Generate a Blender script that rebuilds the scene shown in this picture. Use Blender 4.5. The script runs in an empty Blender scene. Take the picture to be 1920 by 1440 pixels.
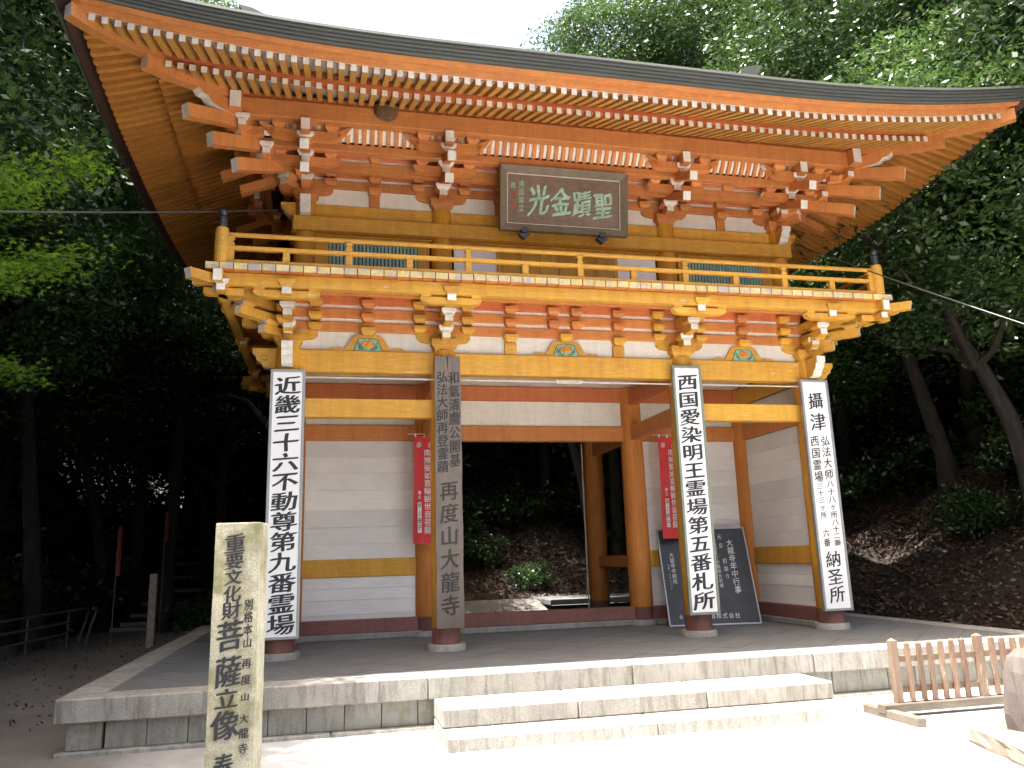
import bpy, math, random
import numpy as np
from mathutils import Vector, Matrix
random.seed(7); rng = np.random.default_rng(7)
S = bpy.context.scene; COL = S.collection

# ------------------------------------------------------------------ camera, light, exposure
CAM = (-3.2408, -10.6189, 1.1518); YAW, PIT, ROL, FPX = 0.2267, 0.2123, -0.0302, 1492.8
cy_, sy_ = math.cos(YAW), math.sin(YAW)
fwd = Vector((sy_*math.cos(PIT), cy_*math.cos(PIT), math.sin(PIT)))
rt = Vector((cy_, -sy_, 0)); up = rt.cross(fwd)
rt2 = rt*math.cos(ROL)+up*math.sin(ROL); up2 = -rt*math.sin(ROL)+up*math.cos(ROL)
cd = bpy.data.cameras.new('camera'); cam = bpy.data.objects.new('camera', cd); COL.objects.link(cam)
cd.sensor_width = 36; cd.lens = FPX/1920*36; cd.clip_end = 600; cd.clip_start = .05
M = Matrix((rt2, up2, -fwd)).transposed().to_4x4(); M.translation = Vector(CAM); cam.matrix_world = M
S.camera = cam
SUN_TO = Vector((-.30, -.085, 1)).normalized()
w = bpy.data.worlds.new('World'); S.world = w; w.use_nodes = True
nt = w.node_tree; nt.nodes.clear()
sk = nt.nodes.new('ShaderNodeTexSky'); sk.sky_type = 'NISHITA'; sk.sun_disc = False
sk.sun_elevation = math.asin(SUN_TO.z); sk.sun_rotation = math.atan2(SUN_TO.x, SUN_TO.y)
sk.dust_density = 10.0; sk.air_density = 1.0; sk.ozone_density = 0.3
bg = nt.nodes.new('ShaderNodeBackground'); bg.inputs[1].default_value = .15
wo = nt.nodes.new('ShaderNodeOutputWorld')
nt.links.new(sk.outputs[0], bg.inputs[0]); nt.links.new(bg.outputs[0], wo.inputs[0])
sd = bpy.data.lights.new('sun', 'SUN'); sd.energy = 5.0; sd.angle = math.radians(.5); sd.color = (1, .985, .96)
so = bpy.data.objects.new('sun', sd); COL.objects.link(so)
so.rotation_euler = (-SUN_TO).to_track_quat('-Z', 'Y').to_euler()
so.location = (0, 0, 40)
S.view_settings.view_transform = 'Standard'; S.view_settings.look = 'None'
S.view_settings.exposure = 2.07; S.view_settings.gamma = 1
S.view_settings.use_curve_mapping = False

# ------------------------------------------------------------------ helpers
def empty(name, label, cat, loc=(0, 0, 0), group=None):
    o = bpy.data.objects.new(name, None); COL.objects.link(o); o.location = loc
    o.empty_display_size = .1
    return tag(o, label, cat, group)
def tag(o, label, cat, group=None):
    o['label'] = label; o['category'] = cat
    if group: o['group'] = group
    return o
def link(name, me, parent=None, loc=None, rotz=None):
    o = bpy.data.objects.new(name, me); COL.objects.link(o)
    if parent is not None:
        o.parent = parent
        if loc is None and parent.type == 'EMPTY': loc = (0, 0, 0)
    if loc is not None: o.location = loc
    if rotz is not None: o.rotation_euler = (0, 0, rotz)
    return o
class MB:
    def __init__(s): s.v = []; s.f = []; s.m = []
    def add(s, vs, fs, m=0):
        n = len(s.v); s.v += [tuple(v) for v in vs]
        for k, f in enumerate(fs):
            s.f.append([i+n for i in f]); s.m.append(m[k] if isinstance(m, (list, tuple)) else m)
        return s
    def box(s, x0, x1, y0, y1, z0, z1, b=0, m=0, front=None):
        """box; b = chamfer; front = material index of the -y face"""
        if b <= 0:
            vs = [(x, y, z) for x in (x0, x1) for y in (y0, y1) for z in (z0, z1)]
            fs = [(0, 1, 3, 2), (4, 6, 7, 5), (0, 4, 5, 1), (2, 3, 7, 6), (0, 2, 6, 4), (1, 5, 7, 3)]
            mm = [m]*6
            if front is not None: mm[2] = front
            return s.add(vs, fs, mm)
        X, Y, Z = (x0, x1), (y0, y1), (z0, z1); vs = []; idx = {}
        for i in (0, 1):
            for j in (0, 1):
                for k in (0, 1):
                    sx, sy, sz = (b if i == 0 else -b), (b if j == 0 else -b), (b if k == 0 else -b)
                    idx[i, j, k, 0] = len(vs); vs.append((X[i], Y[j]+sy, Z[k]+sz))
                    idx[i, j, k, 1] = len(vs); vs.append((X[i]+sx, Y[j], Z[k]+sz))
                    idx[i, j, k, 2] = len(vs); vs.append((X[i]+sx, Y[j]+sy, Z[k]))
        fs = []; mm = []
        cyc = ((0, 0), (0, 1), (1, 1), (1, 0))
        for ax in range(3):
            for e in (0, 1):
                q = []
                for a, c in cyc:
                    t = [0, 0, 0]; t[ax] = e; t[(ax+1) % 3] = a; t[(ax+2) % 3] = c
                    q.append(idx[t[0], t[1], t[2], ax])
                if e: q = q[::-1]
                fs.append(q[::-1] if False else q[::-1]); mm.append(front if (front is not None and ax == 1 and e == 0) else m)
        for ax in range(3):
            a1, a2 = (ax+1) % 3, (ax+2) % 3
            for p in (0, 1):
                for r in (0, 1):
                    t0 = [0, 0, 0]; t0[a1] = p; t0[a2] = r; t1 = list(t0); t1[ax] = 1
                    fs.append((idx[(*t0, a1)], idx[(*t1, a1)], idx[(*t1, a2)], idx[(*t0, a2)])); mm.append(m)
        for i in (0, 1):
            for j in (0, 1):
                for k in (0, 1): fs.append((idx[i, j, k, 0], idx[i, j, k, 1], idx[i, j, k, 2])); mm.append(m)
        return s.add(vs, fs, mm)
    def prism(s, prof, frame, a0, a1, m=0, caps=None):
        """prof: 2D polygon (p,q); frame: function (p,q,a)->xyz"""
        n = len(prof)
        vs = [frame(p, q, a0) for p, q in prof]+[frame(p, q, a1) for p, q in prof]
        fs = [(i, (i+1) % n, n+(i+1) % n, n+i) for i in range(n)]
        mm = [m[i] if isinstance(m, list) else m for i in range(n)]
        c = m if not isinstance(m, list) else 0
        if caps is not None: c = caps
        fs += [tuple(range(n))[::-1], tuple(range(n, 2*n))]; mm += [c, c]
        return s.add(vs, fs, mm)
    def lathe(s, prof, c=(0, 0, 0), n=24, m=0):
        vs = []; fs = []; k = len(prof)
        for i in range(n):
            a = 2*math.pi*i/n
            for r, z in prof: vs.append((c[0]+r*math.cos(a), c[1]+r*math.sin(a), c[2]+z))
        mm = []
        for i in range(n):
            for j in range(k-1):
                a, b = i*k+j, ((i+1) % n)*k+j
                fs.append((a, b, b+1, a+1)); mm.append(m[j] if isinstance(m, list) else m)
        fs.append(tuple(i*k for i in range(n))[::-1]); fs.append(tuple(i*k+k-1 for i in range(n)))
        mm += [mm[0], mm[-1] if not isinstance(m, list) else m[-1]]
        return s.add(vs, fs, mm)
    def tube(s, pts, r, n=8, m=0):
        pts = [Vector(p) for p in pts]; K = len(pts); vs = []
        rr = r if isinstance(r, (list, tuple)) else [r]*K
        for i, p in enumerate(pts):
            t = (pts[min(i+1, K-1)]-pts[max(i-1, 0)]).normalized()
            a = t.orthogonal().normalized() if i == 0 else (pa-t*pa.dot(t)).normalized()
            pa = a; b = t.cross(a)
            for j in range(n):
                th = 2*math.pi*j/n; vs.append(tuple(p+(a*math.cos(th)+b*math.sin(th))*rr[i]))
        fs = [(i*n+j, i*n+(j+1) % n, (i+1)*n+(j+1) % n, (i+1)*n+j) for i in range(K-1) for j in range(n)]
        fs += [tuple(range(n))[::-1], tuple(range((K-1)*n, K*n))]
        return s.add(vs, fs, m)
    def mesh(s, name, mats, smooth=False):
        me = bpy.data.meshes.new(name); me.from_pydata(s.v, [], s.f)
        for mt in (mats if isinstance(mats, (list, tuple)) else [mats]): me.materials.append(mt)
        me.polygons.foreach_set('material_index', s.m)
        if smooth: me.polygons.foreach_set('use_smooth', [True]*len(s.f))
        me.validate(); me.update(); fixn(me)
        if smooth: me.set_sharp_from_angle(angle=math.radians(40))
        return me
    def obj(s, name, mats, parent=None, loc=None, rotz=None, smooth=False):
        return link(name, s.mesh(name, mats, smooth), parent, loc, rotz)
import bmesh
def fixn(me):
    b = bmesh.new(); b.from_mesh(me); bmesh.ops.recalc_face_normals(b, faces=b.faces); b.to_mesh(me); b.free()
def bxo(name, x0, x1, y0, y1, z0, z1, mats, parent, b=.006, front=None):
    return MB().box(x0, x1, y0, y1, z0, z1, b, 0, front).obj(name, mats, parent)

# ------------------------------------------------------------------ materials
def N(t, ty, **kw):
    n = t.nodes.new(ty)
    for k, v in kw.items(): setattr(n, k, v)
    return n
def newmat(name):
    m = bpy.data.materials.new(name); m.use_nodes = True; t = m.node_tree; t.nodes.clear()
    o = N(t, 'ShaderNodeOutputMaterial'); p = N(t, 'ShaderNodeBsdfPrincipled')
    t.links.new(p.outputs[0], o.inputs[0]); return m, t, p, o
def coord(t, scale=(1, 1, 1), rnd=True):
    tc = N(t, 'ShaderNodeTexCoord'); mp = N(t, 'ShaderNodeMapping'); mp.inputs['Scale'].default_value = scale
    t.links.new(tc.outputs['Object'], mp.inputs[0])
    if rnd:
        oi = N(t, 'ShaderNodeObjectInfo'); mu = N(t, 'ShaderNodeMath', operation='MULTIPLY'); mu.inputs[1].default_value = 40
        t.links.new(oi.outputs['Random'], mu.inputs[0]); t.links.new(mu.outputs[0], mp.inputs['Location'])
    return mp.outputs[0]
def noise(t, vec, sc, det=4, rough=.6, dist=0):
    n = N(t, 'ShaderNodeTexNoise'); n.inputs['Scale'].default_value = sc; n.inputs['Detail'].default_value = det
    n.inputs['Roughness'].default_value = rough; n.inputs['Distortion'].default_value = dist
    t.links.new(vec, n.inputs['Vector']); return n.outputs[0]
def ramp(t, fac, stops):
    r = N(t, 'ShaderNodeValToRGB'); e = r.color_ramp.elements
    while len(e) < len(stops): e.new(.5)
    for i, (p, c) in enumerate(stops): e[i].position = p; e[i].color = (*c, 1) if len(c) == 3 else c
    t.links.new(fac, r.inputs[0]); return r.outputs[0]
def mix(t, fac, a, b, mode='MIX'):
    m = N(t, 'ShaderNodeMix', data_type='RGBA', blend_type=mode)
    if isinstance(fac, (int, float)): m.inputs[0].default_value = fac
    else: t.links.new(fac, m.inputs[0])
    for i, v in ((6, a), (7, b)):
        if isinstance(v, tuple): m.inputs[i].default_value = (*v, 1)
        else: t.links.new(v, m.inputs[i])
    return m.outputs[2]
G = lambda v: (v, v, v)
def bump(t, p, h, s, d=.01):
    b = N(t, 'ShaderNodeBump'); b.inputs['Strength'].default_value = s; b.inputs['Distance'].default_value = d
    t.links.new(h, b.inputs['Height']); t.links.new(b.outputs[0], p.inputs['Normal'])
def paint(name, base, var, chip=(.62, .58, .5), chipamt=.0, dark=.80, rough=.68, stretch=(.6, .6, 6), stain=(.25, .1, .05), stainamt=.25, drp=.5):
    m, t, p, o = newmat(name)
    v = coord(t, (1, 1, 1)); vs = coord(t, stretch)
    c = mix(t, ramp(t, noise(t, v, 1.7, 5), [(.35, G(0)), (.68, G(1))]), base, var)
    fine = ramp(t, noise(t, vs, 9, 6, .7), [(.3, G(dark)), (.62, G(1.05))])
    c = mix(t, 1.0, c, fine, 'MULTIPLY')
    gm = N(t, 'ShaderNodeNewGeometry'); mpz = N(t, 'ShaderNodeMapping'); mpz.inputs['Scale'].default_value = (6, 6, .45)
    t.links.new(gm.outputs['Position'], mpz.inputs[0])
    drip = ramp(t, noise(t, mpz.outputs[0], 1.6, 6, .7), [(.34, G(.70)), (.56, G(1.04))])
    c = mix(t, drp, c, drip, 'MULTIPLY')
    st = ramp(t, noise(t, vs, 3.2, 6, .72, .5), [(.60, G(0)), (.80, G(stainamt))])
    c = mix(t, st, c, stain)
    oi = N(t, 'ShaderNodeObjectInfo'); hs = N(t, 'ShaderNodeHueSaturation')
    mr = N(t, 'ShaderNodeMapRange'); mr.inputs[3].default_value = .88; mr.inputs[4].default_value = 1.1
    t.links.new(oi.outputs['Random'], mr.inputs[0]); t.links.new(mr.outputs[0], hs.inputs['Value']); t.links.new(c, hs.inputs['Color'])
    c = hs.outputs[0]
    if chipamt:
        f = ramp(t, noise(t, vs, 7, 9, .78, .3), [(1-chipamt-.02, G(0)), (1-chipamt+.015, G(1))])
        c = mix(t, f, c, chip)
    t.links.new(c, p.inputs['Base Color']); p.inputs['Roughness'].default_value = rough
    bump(t, p, noise(t, vs, 14, 6, .7), .25, .004)
    return m
H_ = (6, .6, .6)      # noise stretched: grain runs along x is low scale on x
GX = (.5, 5, 5); GZ = (5, 5, .5); GY = (5, .5, 5)
M_yel = paint('weathered_yellow_ochre_paint', (.68, .37, .042), (.63, .305, .04), chipamt=.37, stainamt=.15, stretch=GX, stain=(.42, .12, .05))
M_col = paint('column_ochre_paint', (.63, .32, .025), (.56, .23, .022), chipamt=.36, chip=(.34, .11, .06), stretch=GZ, stain=(.30, .06, .03), stainamt=.5)
M_rail = paint('rail_ochre_paint', (.64, .35, .045), (.60, .29, .045), chip=(.34, .14, .10), chipamt=.34, stretch=GX)
M_org = paint('faded_orange_paint', (.62, .245, .062), (.58, .20, .06), stretch=GX, stain=(.36, .07, .03))
M_orgz = paint('orange_column_paint', (.62, .24, .042), (.58, .20, .04), stretch=GZ, stain=(.36, .07, .03))
M_ver = paint('vermilion_paint', (.60, .155, .055), (.57, .19, .055), stretch=GX, stain=(.35, .05, .03))
M_raf = paint('rafter_ochre_paint', (.60, .31, .065), (.55, .26, .06), stretch=GY, stain=(.3, .1, .05), dark=.8)
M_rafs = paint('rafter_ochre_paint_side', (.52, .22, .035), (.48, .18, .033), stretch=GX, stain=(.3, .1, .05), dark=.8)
M_whi = paint('gofun_white_end_paint', (.82, .79, .72), (.72, .68, .60), chip=(.5, .3, .16), chipamt=.27, stretch=(3, 3, 3), stain=(.4, .34, .25), stainamt=.4, dark=.86, drp=.5)
M_pla = paint('aged_white_board', (.78, .75, .67), (.71, .68, .60), chip=(.16, .13, .11), chipamt=.25, stretch=(.7, 6, 6), stain=(.36, .31, .25), stainamt=.4, dark=.92, drp=.3)
M_plk = paint('aged_white_plank', (.83, .81, .77), (.76, .74, .70), chip=(.12, .10, .09), chipamt=.255, stretch=(.5, .5, 5), stain=(.34, .31, .27), stainamt=.35, dark=.95, drp=.0)
M_pur = paint('purple_brown_base_paint', (.20, .085, .07), (.26, .11, .085), chip=(.4, .33, .28), chipamt=.26, stretch=GX)
M_dor = paint('door_ochre_paint', (.68, .38, .055), (.62, .32, .045), stretch=GZ)
M_grn = paint('lattice_green_paint', (.30, .50, .43), (.24, .44, .38), stretch=GZ, stain=(.1, .16, .13))
M_dek = paint('deck_end_patina', (.74, .56, .17), (.72, .62, .32), chip=(.40, .40, .42), chipamt=.46, stretch=(1.1, 1.1, 1.1), stain=(.8, .78, .7), stainamt=.9)
M_dark = paint('dark_interior_wood', (.05, .03, .02), (.04, .025, .02))
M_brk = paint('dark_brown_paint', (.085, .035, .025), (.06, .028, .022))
def simple(name, col, rough=.6, metal=0, var=.25, sc=6, bmp=.2, stretch=(1, 1, 1)):
    m, t, p, o = newmat(name); v = coord(t, stretch)
    c = ramp(t, noise(t, v, sc, 6, .65), [(.3, tuple(x*(1-var) for x in col)), (.7, tuple(min(1, x*(1+var)) for x in col))])
    t.links.new(c, p.inputs['Base Color']); p.inputs['Roughness'].default_value = rough; p.inputs['Metallic'].default_value = metal
    bump(t, p, noise(t, v, sc*5, 5, .7), bmp, .004); return m
def granite(name, a, b, moss=0, stain=.5, scale=1.0):
    m, t, p, o = newmat(name); v = coord(t)
    vo = noise(t, v, 160*scale, 2, .9); sp = ramp(t, vo, [(.36, tuple(x*.55 for x in a)), (.5, a), (.66, b)])
    big = ramp(t, noise(t, v, 2.2, 6, .65), [(.3, G(.72)), (.7, G(1.08))]); c = mix(t, 1, sp, big, 'MULTIPLY')
    vz = coord(t, (5, 5, .7)); c = mix(t, ramp(t, noise(t, vz, 2.6, 6, .7), [(.47, G(0)), (.70, G(stain))]), c, (.11, .10, .075))
    if moss:
        c = mix(t, ramp(t, noise(t, v, 5, 8, .75), [(.62-.25*moss, G(0)), (.75-.15*moss, G(.85))]), c, (.16, .15, .045))
    t.links.new(c, p.inputs['Base Color']); p.inputs['Roughness'].default_value = .85
    bump(t, p, vo, .5, .004); return m
M_gra = granite('grey_granite', (.34, .32, .28), (.45, .425, .375), stain=.8)
M_grb = granite('damp_granite_panel', (.30, .29, .25), (.40, .38, .33), moss=.35, stain=.7)
M_pil = granite('lichened_stone_pillar', (.50, .47, .34), (.64, .61, .48), moss=.75, stain=.35)
M_cst = granite('column_base_stone', (.32, .31, .28), (.42, .41, .38), moss=.1)
M_bld = granite('rough_brown_stone', (.085, .068, .06), (.125, .10, .088), stain=.3)
def groundmat(name, a, b, sc=1.2, spots=(.2, .16, .12), bs=.4):
    m, t, p, o = newmat(name); v = coord(t, rnd=False)
    c = ramp(t, noise(t, v, sc, 8, .7), [(.3, a), (.7, b)])
    g = noise(t, v, 90, 3, .8); c = mix(t, 1, c, ramp(t, g, [(.3, G(.75)), (.65, G(1.1))]), 'MULTIPLY')
    c = mix(t, ramp(t, noise(t, v, 7, 8, .8), [(.62, G(0)), (.78, G(.5))]), c, spots)
    t.links.new(c, p.inputs['Base Color']); p.inputs['Roughness'].default_value = .9; bump(t, p, g, bs, .01); return m
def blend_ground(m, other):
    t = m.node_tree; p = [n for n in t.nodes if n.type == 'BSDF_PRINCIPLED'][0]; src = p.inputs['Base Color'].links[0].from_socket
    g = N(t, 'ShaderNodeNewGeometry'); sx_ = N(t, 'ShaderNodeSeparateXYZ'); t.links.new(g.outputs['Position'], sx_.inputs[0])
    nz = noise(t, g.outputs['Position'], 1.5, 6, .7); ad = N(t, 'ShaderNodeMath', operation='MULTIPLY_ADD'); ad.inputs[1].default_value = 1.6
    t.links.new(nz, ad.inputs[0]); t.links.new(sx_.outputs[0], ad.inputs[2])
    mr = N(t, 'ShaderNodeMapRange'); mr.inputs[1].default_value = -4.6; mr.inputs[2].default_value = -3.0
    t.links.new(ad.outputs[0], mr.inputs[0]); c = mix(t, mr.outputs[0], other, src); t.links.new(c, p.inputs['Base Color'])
M_til = groundmat('grey_slate_tile', (.105, .108, .106), (.15, .153, .148), 2.0, (.06, .06, .055), .2)
M_mor = simple('dark_mortar', (.06, .06, .055), .9)
M_cop = simple('aged_copper_sheet', (.085, .09, .078), .7, .1, .25, 3, .15, (.3, 3, 3))
M_sgw = simple('white_enamel_board', (.86, .86, .84), .45, 0, .03, 3, .03)
M_sgf = simple('dull_aluminium_frame', (.36, .37, .37), .45, .6, .1)
M_sgg = simple('grey_green_frame', (.22, .25, .19), .55, .1, .15)
M_ink = simple('black_lettering', (.025, .025, .028), .6, 0, .2)
M_ink2 = simple('faded_black_lettering', (.035, .033, .032), .7, 0, .2)
M_wht = simple('white_lettering', (.68, .68, .66), .6, 0, .2)
M_wod = paint('weathered_grey_wood', (.15, .12, .10), (.21, .17, .145), chip=(.05, .04, .035), chipamt=.33, stretch=(14, 14, .35), dark=.6)
M_plq = paint('plaque_brown_wood', (.22, .15, .10), (.17, .12, .08), chip=(.07, .05, .03), chipamt=.3, stretch=(.7, 6, 12), dark=.6)
M_plf = paint('plaque_grey_frame', (.22, .175, .115), (.17, .135, .09), stretch=(1.2, 5, 5), dark=.7)
M_ptx = simple('pale_green_lettering', (.33, .50, .37), .6, 0, .35, 9)
M_seal = simple('faded_red_seal', (.25, .08, .055), .7)
M_red2 = simple('dull_red_flag_cloth', (.22, .03, .03), .8)
M_red = simple('red_banner_cloth', (.62, .045, .05), .75, 0, .1)
M_blk = simple('black_board', (.025, .027, .03), .45, 0, .4, 3)
M_fen = paint('fence_brown_wood', (.15, .085, .052), (.22, .155, .11), chip=(.36, .33, .28), chipamt=.38, stretch=GZ, dark=.6)
M_fenb = paint('fence_grey_wood', (.10, .08, .06), (.16, .13, .10), stretch=GX, dark=.6)
M_brz = simple('dark_bronze_cap', (.06, .062, .075), .45, .5, .3)
M_nest = simple('brown_nest_paper', (.13, .07, .035), .95, 0, .5, 30, .6)
M_wir = simple('steel_cable', (.07, .07, .068), .6, .2)
M_rod = simple('painted_rod', (.62, .55, .48), .5, 0, .2)
M_pip = simple('pale_pipe', (.13, .135, .12), .5, .1)
M_oil = simple('post_rust_white', (.34, .30, .24), .7, 0, .4, 10)
def leafmat(name, a, b, trans=.35, rough=.38, tcol=None):
    m, t, p, o = newmat(name)
    at = N(t, 'ShaderNodeAttribute', attribute_name='tint')
    c = ramp(t, at.outputs['Fac'], [(0, a), (1, b)])
    t.links.new(c, p.inputs['Base Color']); p.inputs['Roughness'].default_value = rough
    tr = N(t, 'ShaderNodeBsdfTranslucent'); hs = N(t, 'ShaderNodeHueSaturation'); hs.inputs['Value'].default_value = 2.0; hs.inputs['Hue'].default_value = .485
    t.links.new(c, hs.inputs['Color']); t.links.new(hs.outputs[0], tr.inputs[0])
    mx = N(t, 'ShaderNodeMixShader'); mx.inputs[0].default_value = trans
    t.links.new(p.outputs[0], mx.inputs[1]); t.links.new(tr.outputs[0], mx.inputs[2]); t.links.new(mx.outputs[0], o.inputs[0]); return m
M_lfd = leafmat('dark_evergreen_leaves', (.012, .029, .008), (.040, .082, .019), .18, .34)
M_lfm = leafmat('glossy_mid_green_leaves', (.018, .043, .011), (.058, .112, .027), .22, .32)
M_map = leafmat('fresh_maple_leaves', (.05, .13, .010), (.14, .27, .02), .5, .5)
M_lit = leafmat('fallen_brown_leaves', (.04, .023, .014), (.17, .11, .075), .1, .7)
M_bark = simple('dark_bark', (.030, .025, .020), .95, 0, .5, 9, .9, (1, 1, .25))
def soil():
    m, t, p, o = newmat('forest_soil'); v = coord(t, rnd=False)
    c = ramp(t, noise(t, v, 2.0, 9, .75), [(.25, (.018, .013, .009)), (.55, (.045, .030, .020)), (.75, (.085, .057, .039))])
    g = noise(t, v, 26, 6, .8); c = mix(t, 1, c, ramp(t, g, [(.3, G(.5)), (.7, G(1.25))]), 'MULTIPLY')
    c = mix(t, ramp(t, noise(t, v, .8, 6, .7), [(.58, G(0)), (.75, G(.6))]), c, (.035, .05, .015))
    t.links.new(c, p.inputs['Base Color']); p.inputs['Roughness'].default_value = .95; bump(t, p, g, .9, .06); return m
M_soil = soil()
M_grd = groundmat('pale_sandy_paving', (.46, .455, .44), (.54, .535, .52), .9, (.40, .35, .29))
M_path = groundmat('grey_path', (.13, .115, .10), (.19, .17, .145), 1.3, (.07, .055, .04))
blend_ground(M_grd, (.165, .148, .125))  # paving colour darkens toward the left: tree shade painted into the base colour
M_moss = simple('moss_wall', (.04, .045, .022), .95, 0, .5, 6, .9)

# ------------------------------------------------------------------ terrain
PXH, PYF, DD = 5.64, 2.28, 2.095       # platform half width, front, bay depth
YC = DD; YR = 2*DD
A_, B_, UA, UB, UY = 3.817, 1.754, 3.65, 1.742, .168
def sm(a, b, x):
    t = np.clip((x-a)/(b-a), 0, 1); return t*t*(3-2*t)
def gh(x, y):
    x = np.asarray(x, float); y = np.asarray(y, float)
    h = -.5+0*x
    h = h+sm(6.2, 9.5, y)*sm(-7, -4.5, x)*.62                       # ground behind the gate
    back = np.clip(y-9.7-.12*np.abs(x-1), 0, 60)*.62*sm(-7.2, -4.0, x)
    right = np.clip(x-6.3-.0*y, 0, 60)*.78*sm(-4.5, 0, y)
    left = np.clip(-9.9-x, 0, 60)*.75
    lp = sm(13, 30, y)*5.0*(1-sm(-7.2, -5.2, x))*sm(-12, -9, x)        # stair path slope
    h = h+np.maximum(np.maximum(back, right), np.maximum(left, lp))
    n = .14*np.sin(x*1.3+2*np.sin(y*.7))*np.cos(y*1.1+1.3)+.08*np.sin(x*3.1+y*2.3)
    return h+n*np.clip((np.maximum(np.maximum(back, right), left)), 0, 1.5)
def gh1(x, y): return float(gh(x, y))
def grid(name, xs, ys, dz, mat):
    X, Y = np.meshgrid(xs, ys); Z = gh(X, Y)+dz
    v = np.stack([X.ravel(), Y.ravel(), Z.ravel()], 1); nx = len(xs)
    i, j = np.meshgrid(np.arange(nx-1), np.arange(len(ys)-1)); a = (j*nx+i).ravel()
    f = np.stack([a, a+1, a+nx+1, a+nx], 1)
    me = bpy.data.meshes.new(name); me.from_pydata(v.tolist(), [], f.tolist()); me.materials.append(mat)
    me.polygons.foreach_set('use_smooth', [True]*len(f)); o = link(name, me); o['kind'] = 'structure'; return o
xs = np.concatenate([np.arange(-120, -24, 6), np.arange(-24, 30, .4), np.arange(30, 121, 6)])
ys = np.concatenate([np.arange(-60, -14, 6), np.arange(-14, 34, .4), np.arange(34, 121, 6)])
grid('terrain', xs, ys, -.012, M_soil)
def flat(name, pts, z, mat, t=.0):
    mb = MB(); mb.add([(x, y, z) for x, y in pts], [tuple(range(len(pts)))]); o = mb.obj(name, mat); o['kind'] = 'structure'; return o
# paved forecourt and path: sheets that follow the terrain
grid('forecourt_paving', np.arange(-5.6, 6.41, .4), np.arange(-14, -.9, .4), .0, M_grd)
xsP = np.arange(-10.0, -5.59, .4)
grid('path', xsP, np.arange(-14.2, 13.1, .4), -.004, M_path)
grid('path', np.arange(-5.6, 6.5, .4), np.arange(6.4, 9.3, .4), .0, M_path)

# ------------------------------------------------------------------ stone platform
plat = empty('stone_platform', 'granite edged platform with slate tile floor under the orange gate', 'platform', (0, YC, 0))
plat.location = (0, 0, 0)
KT, KW = .215, .36
PB = YR+PYF
fj = [-PXH, -2.262, -.105, 2.029, 4.1, PXH]
for a, b in zip(fj[:-1], fj[1:]):
    bxo('kerb_stone', a+.003, b-.003, -PYF, -PYF+KW, -KT, 0, M_gra, plat, .012)
yj = [-PYF+KW, -.3, 1.6, 3.5, 5.2, PB-KW]
for sx in (-1, 1):
    for a, b in zip(yj[:-1], yj[1:]):
        x0, x1 = sorted((sx*PXH, sx*(PXH-KW)))
        bxo('kerb_stone', x0, x1, a+.003, b-.003, -KT, 0, M_gra, plat, .012)
for a, b in zip(fj[:-1], fj[1:]): bxo('kerb_stone', a+.003, b-.003, PB-KW, PB, -KT, 0, M_gra, plat, .012)
# recessed panels, plinth
x = -PXH+.42; k = 0
bxo('corner_stone', -PXH+.10, -PXH+.40, -PYF+.075, -PYF+.30, -.46, -KT-.002, M_grb, plat, .008)
bxo('corner_stone', PXH-.40, PXH-.10, -PYF+.075, -PYF+.30, -.46, -KT-.002, M_grb, plat, .008)
while x < PXH-.45:
    w_ = .358; bxo('panel_stone', x+.003, min(x+w_, PXH-.41)-.003, -PYF+.10+random.uniform(-.004, .004), -PYF+.3, -.46, -KT-.002, M_grb, plat, .005); x += w_
for sx in (-1, 1):
    y = -PYF+.32
    while y < PB-.4:
        x0, x1 = sorted((sx*(PXH-.11), sx*(PXH-.3))); bxo('panel_stone', x0, x1, y+.003, y+.355, -.46, -KT-.002, M_grb, plat, .005); y += .358
for a, b in ((-PXH+.02, -3.2), (-3.2, -.9), (-.9, 1.9), (1.9, PXH-.02)):
    bxo('plinth_stone', a+.003, b-.003, -PYF+.02, -PYF+.3, -.56, -.462, M_gra, plat, .01)
bxo('core', -PXH+.25, PXH-.25, -PYF+.25, PB-.25, -.56, -.03, M_mor, plat, 0)
# diagonal tiles
def clip(poly, x0, x1, y0, y1):
    for ax, lim, sg in ((0, x0, 1), (0, x1, -1), (1, y0, 1), (1, y1, -1)):
        out = []
        for i in range(len(poly)):
            p, q = poly[i], poly[(i+1) % len(poly)]
            dp, dq = sg*(p[ax]-lim), sg*(q[ax]-lim)
            if dp >= 0: out.append(p)
            if dp*dq < 0:
                t = dp/(dp-dq); out.append((p[0]+t*(q[0]-p[0]), p[1]+t*(q[1]-p[1])))
        poly = out
        if len(poly) < 3: return None
    return poly
TS = .44; cnt = 0; rest = MB()
X0, X1, Y0, Y1 = -PXH+KW, PXH-KW, -PYF+KW, PB-KW
cells = []
for i in range(-20, 30):
    for j in range(-20, 30):
        cx, cyy = (i+j)*TS*math.sqrt(.5)*1.0, (j-i)*TS*math.sqrt(.5)*1.0+1
        h = TS*math.sqrt(.5)-.004
        pl = clip([(cx-h, cyy), (cx, cyy-h), (cx+h, cyy), (cx, cyy+h)], X0+.004, X1-.004, Y0+.004, Y1-.004)
        if pl and len(pl) > 2: cells.append((cyy, cx, pl))
cells.sort()
for cyy, cx, pl in cells:
    area = abs(sum(pl[i][0]*pl[(i+1) % len(pl)][1]-pl[(i+1) % len(pl)][0]*pl[i][1] for i in range(len(pl))))/2
    if area < .004: continue
    dz = random.uniform(-.0025, 0)
    if cyy < 2.2 and cnt < 290:
        cnt += 1; MB().prism(pl, lambda p, q, a: (p, q, a), -.03, -.003+dz).obj('floor_tile', M_til, plat)
    else: rest.prism(pl, lambda p, q, a: (p, q, a), -.03, -.003+dz)
o = rest.obj('floor_tiles', M_til, plat); o['kind'] = 'stuff'

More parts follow.
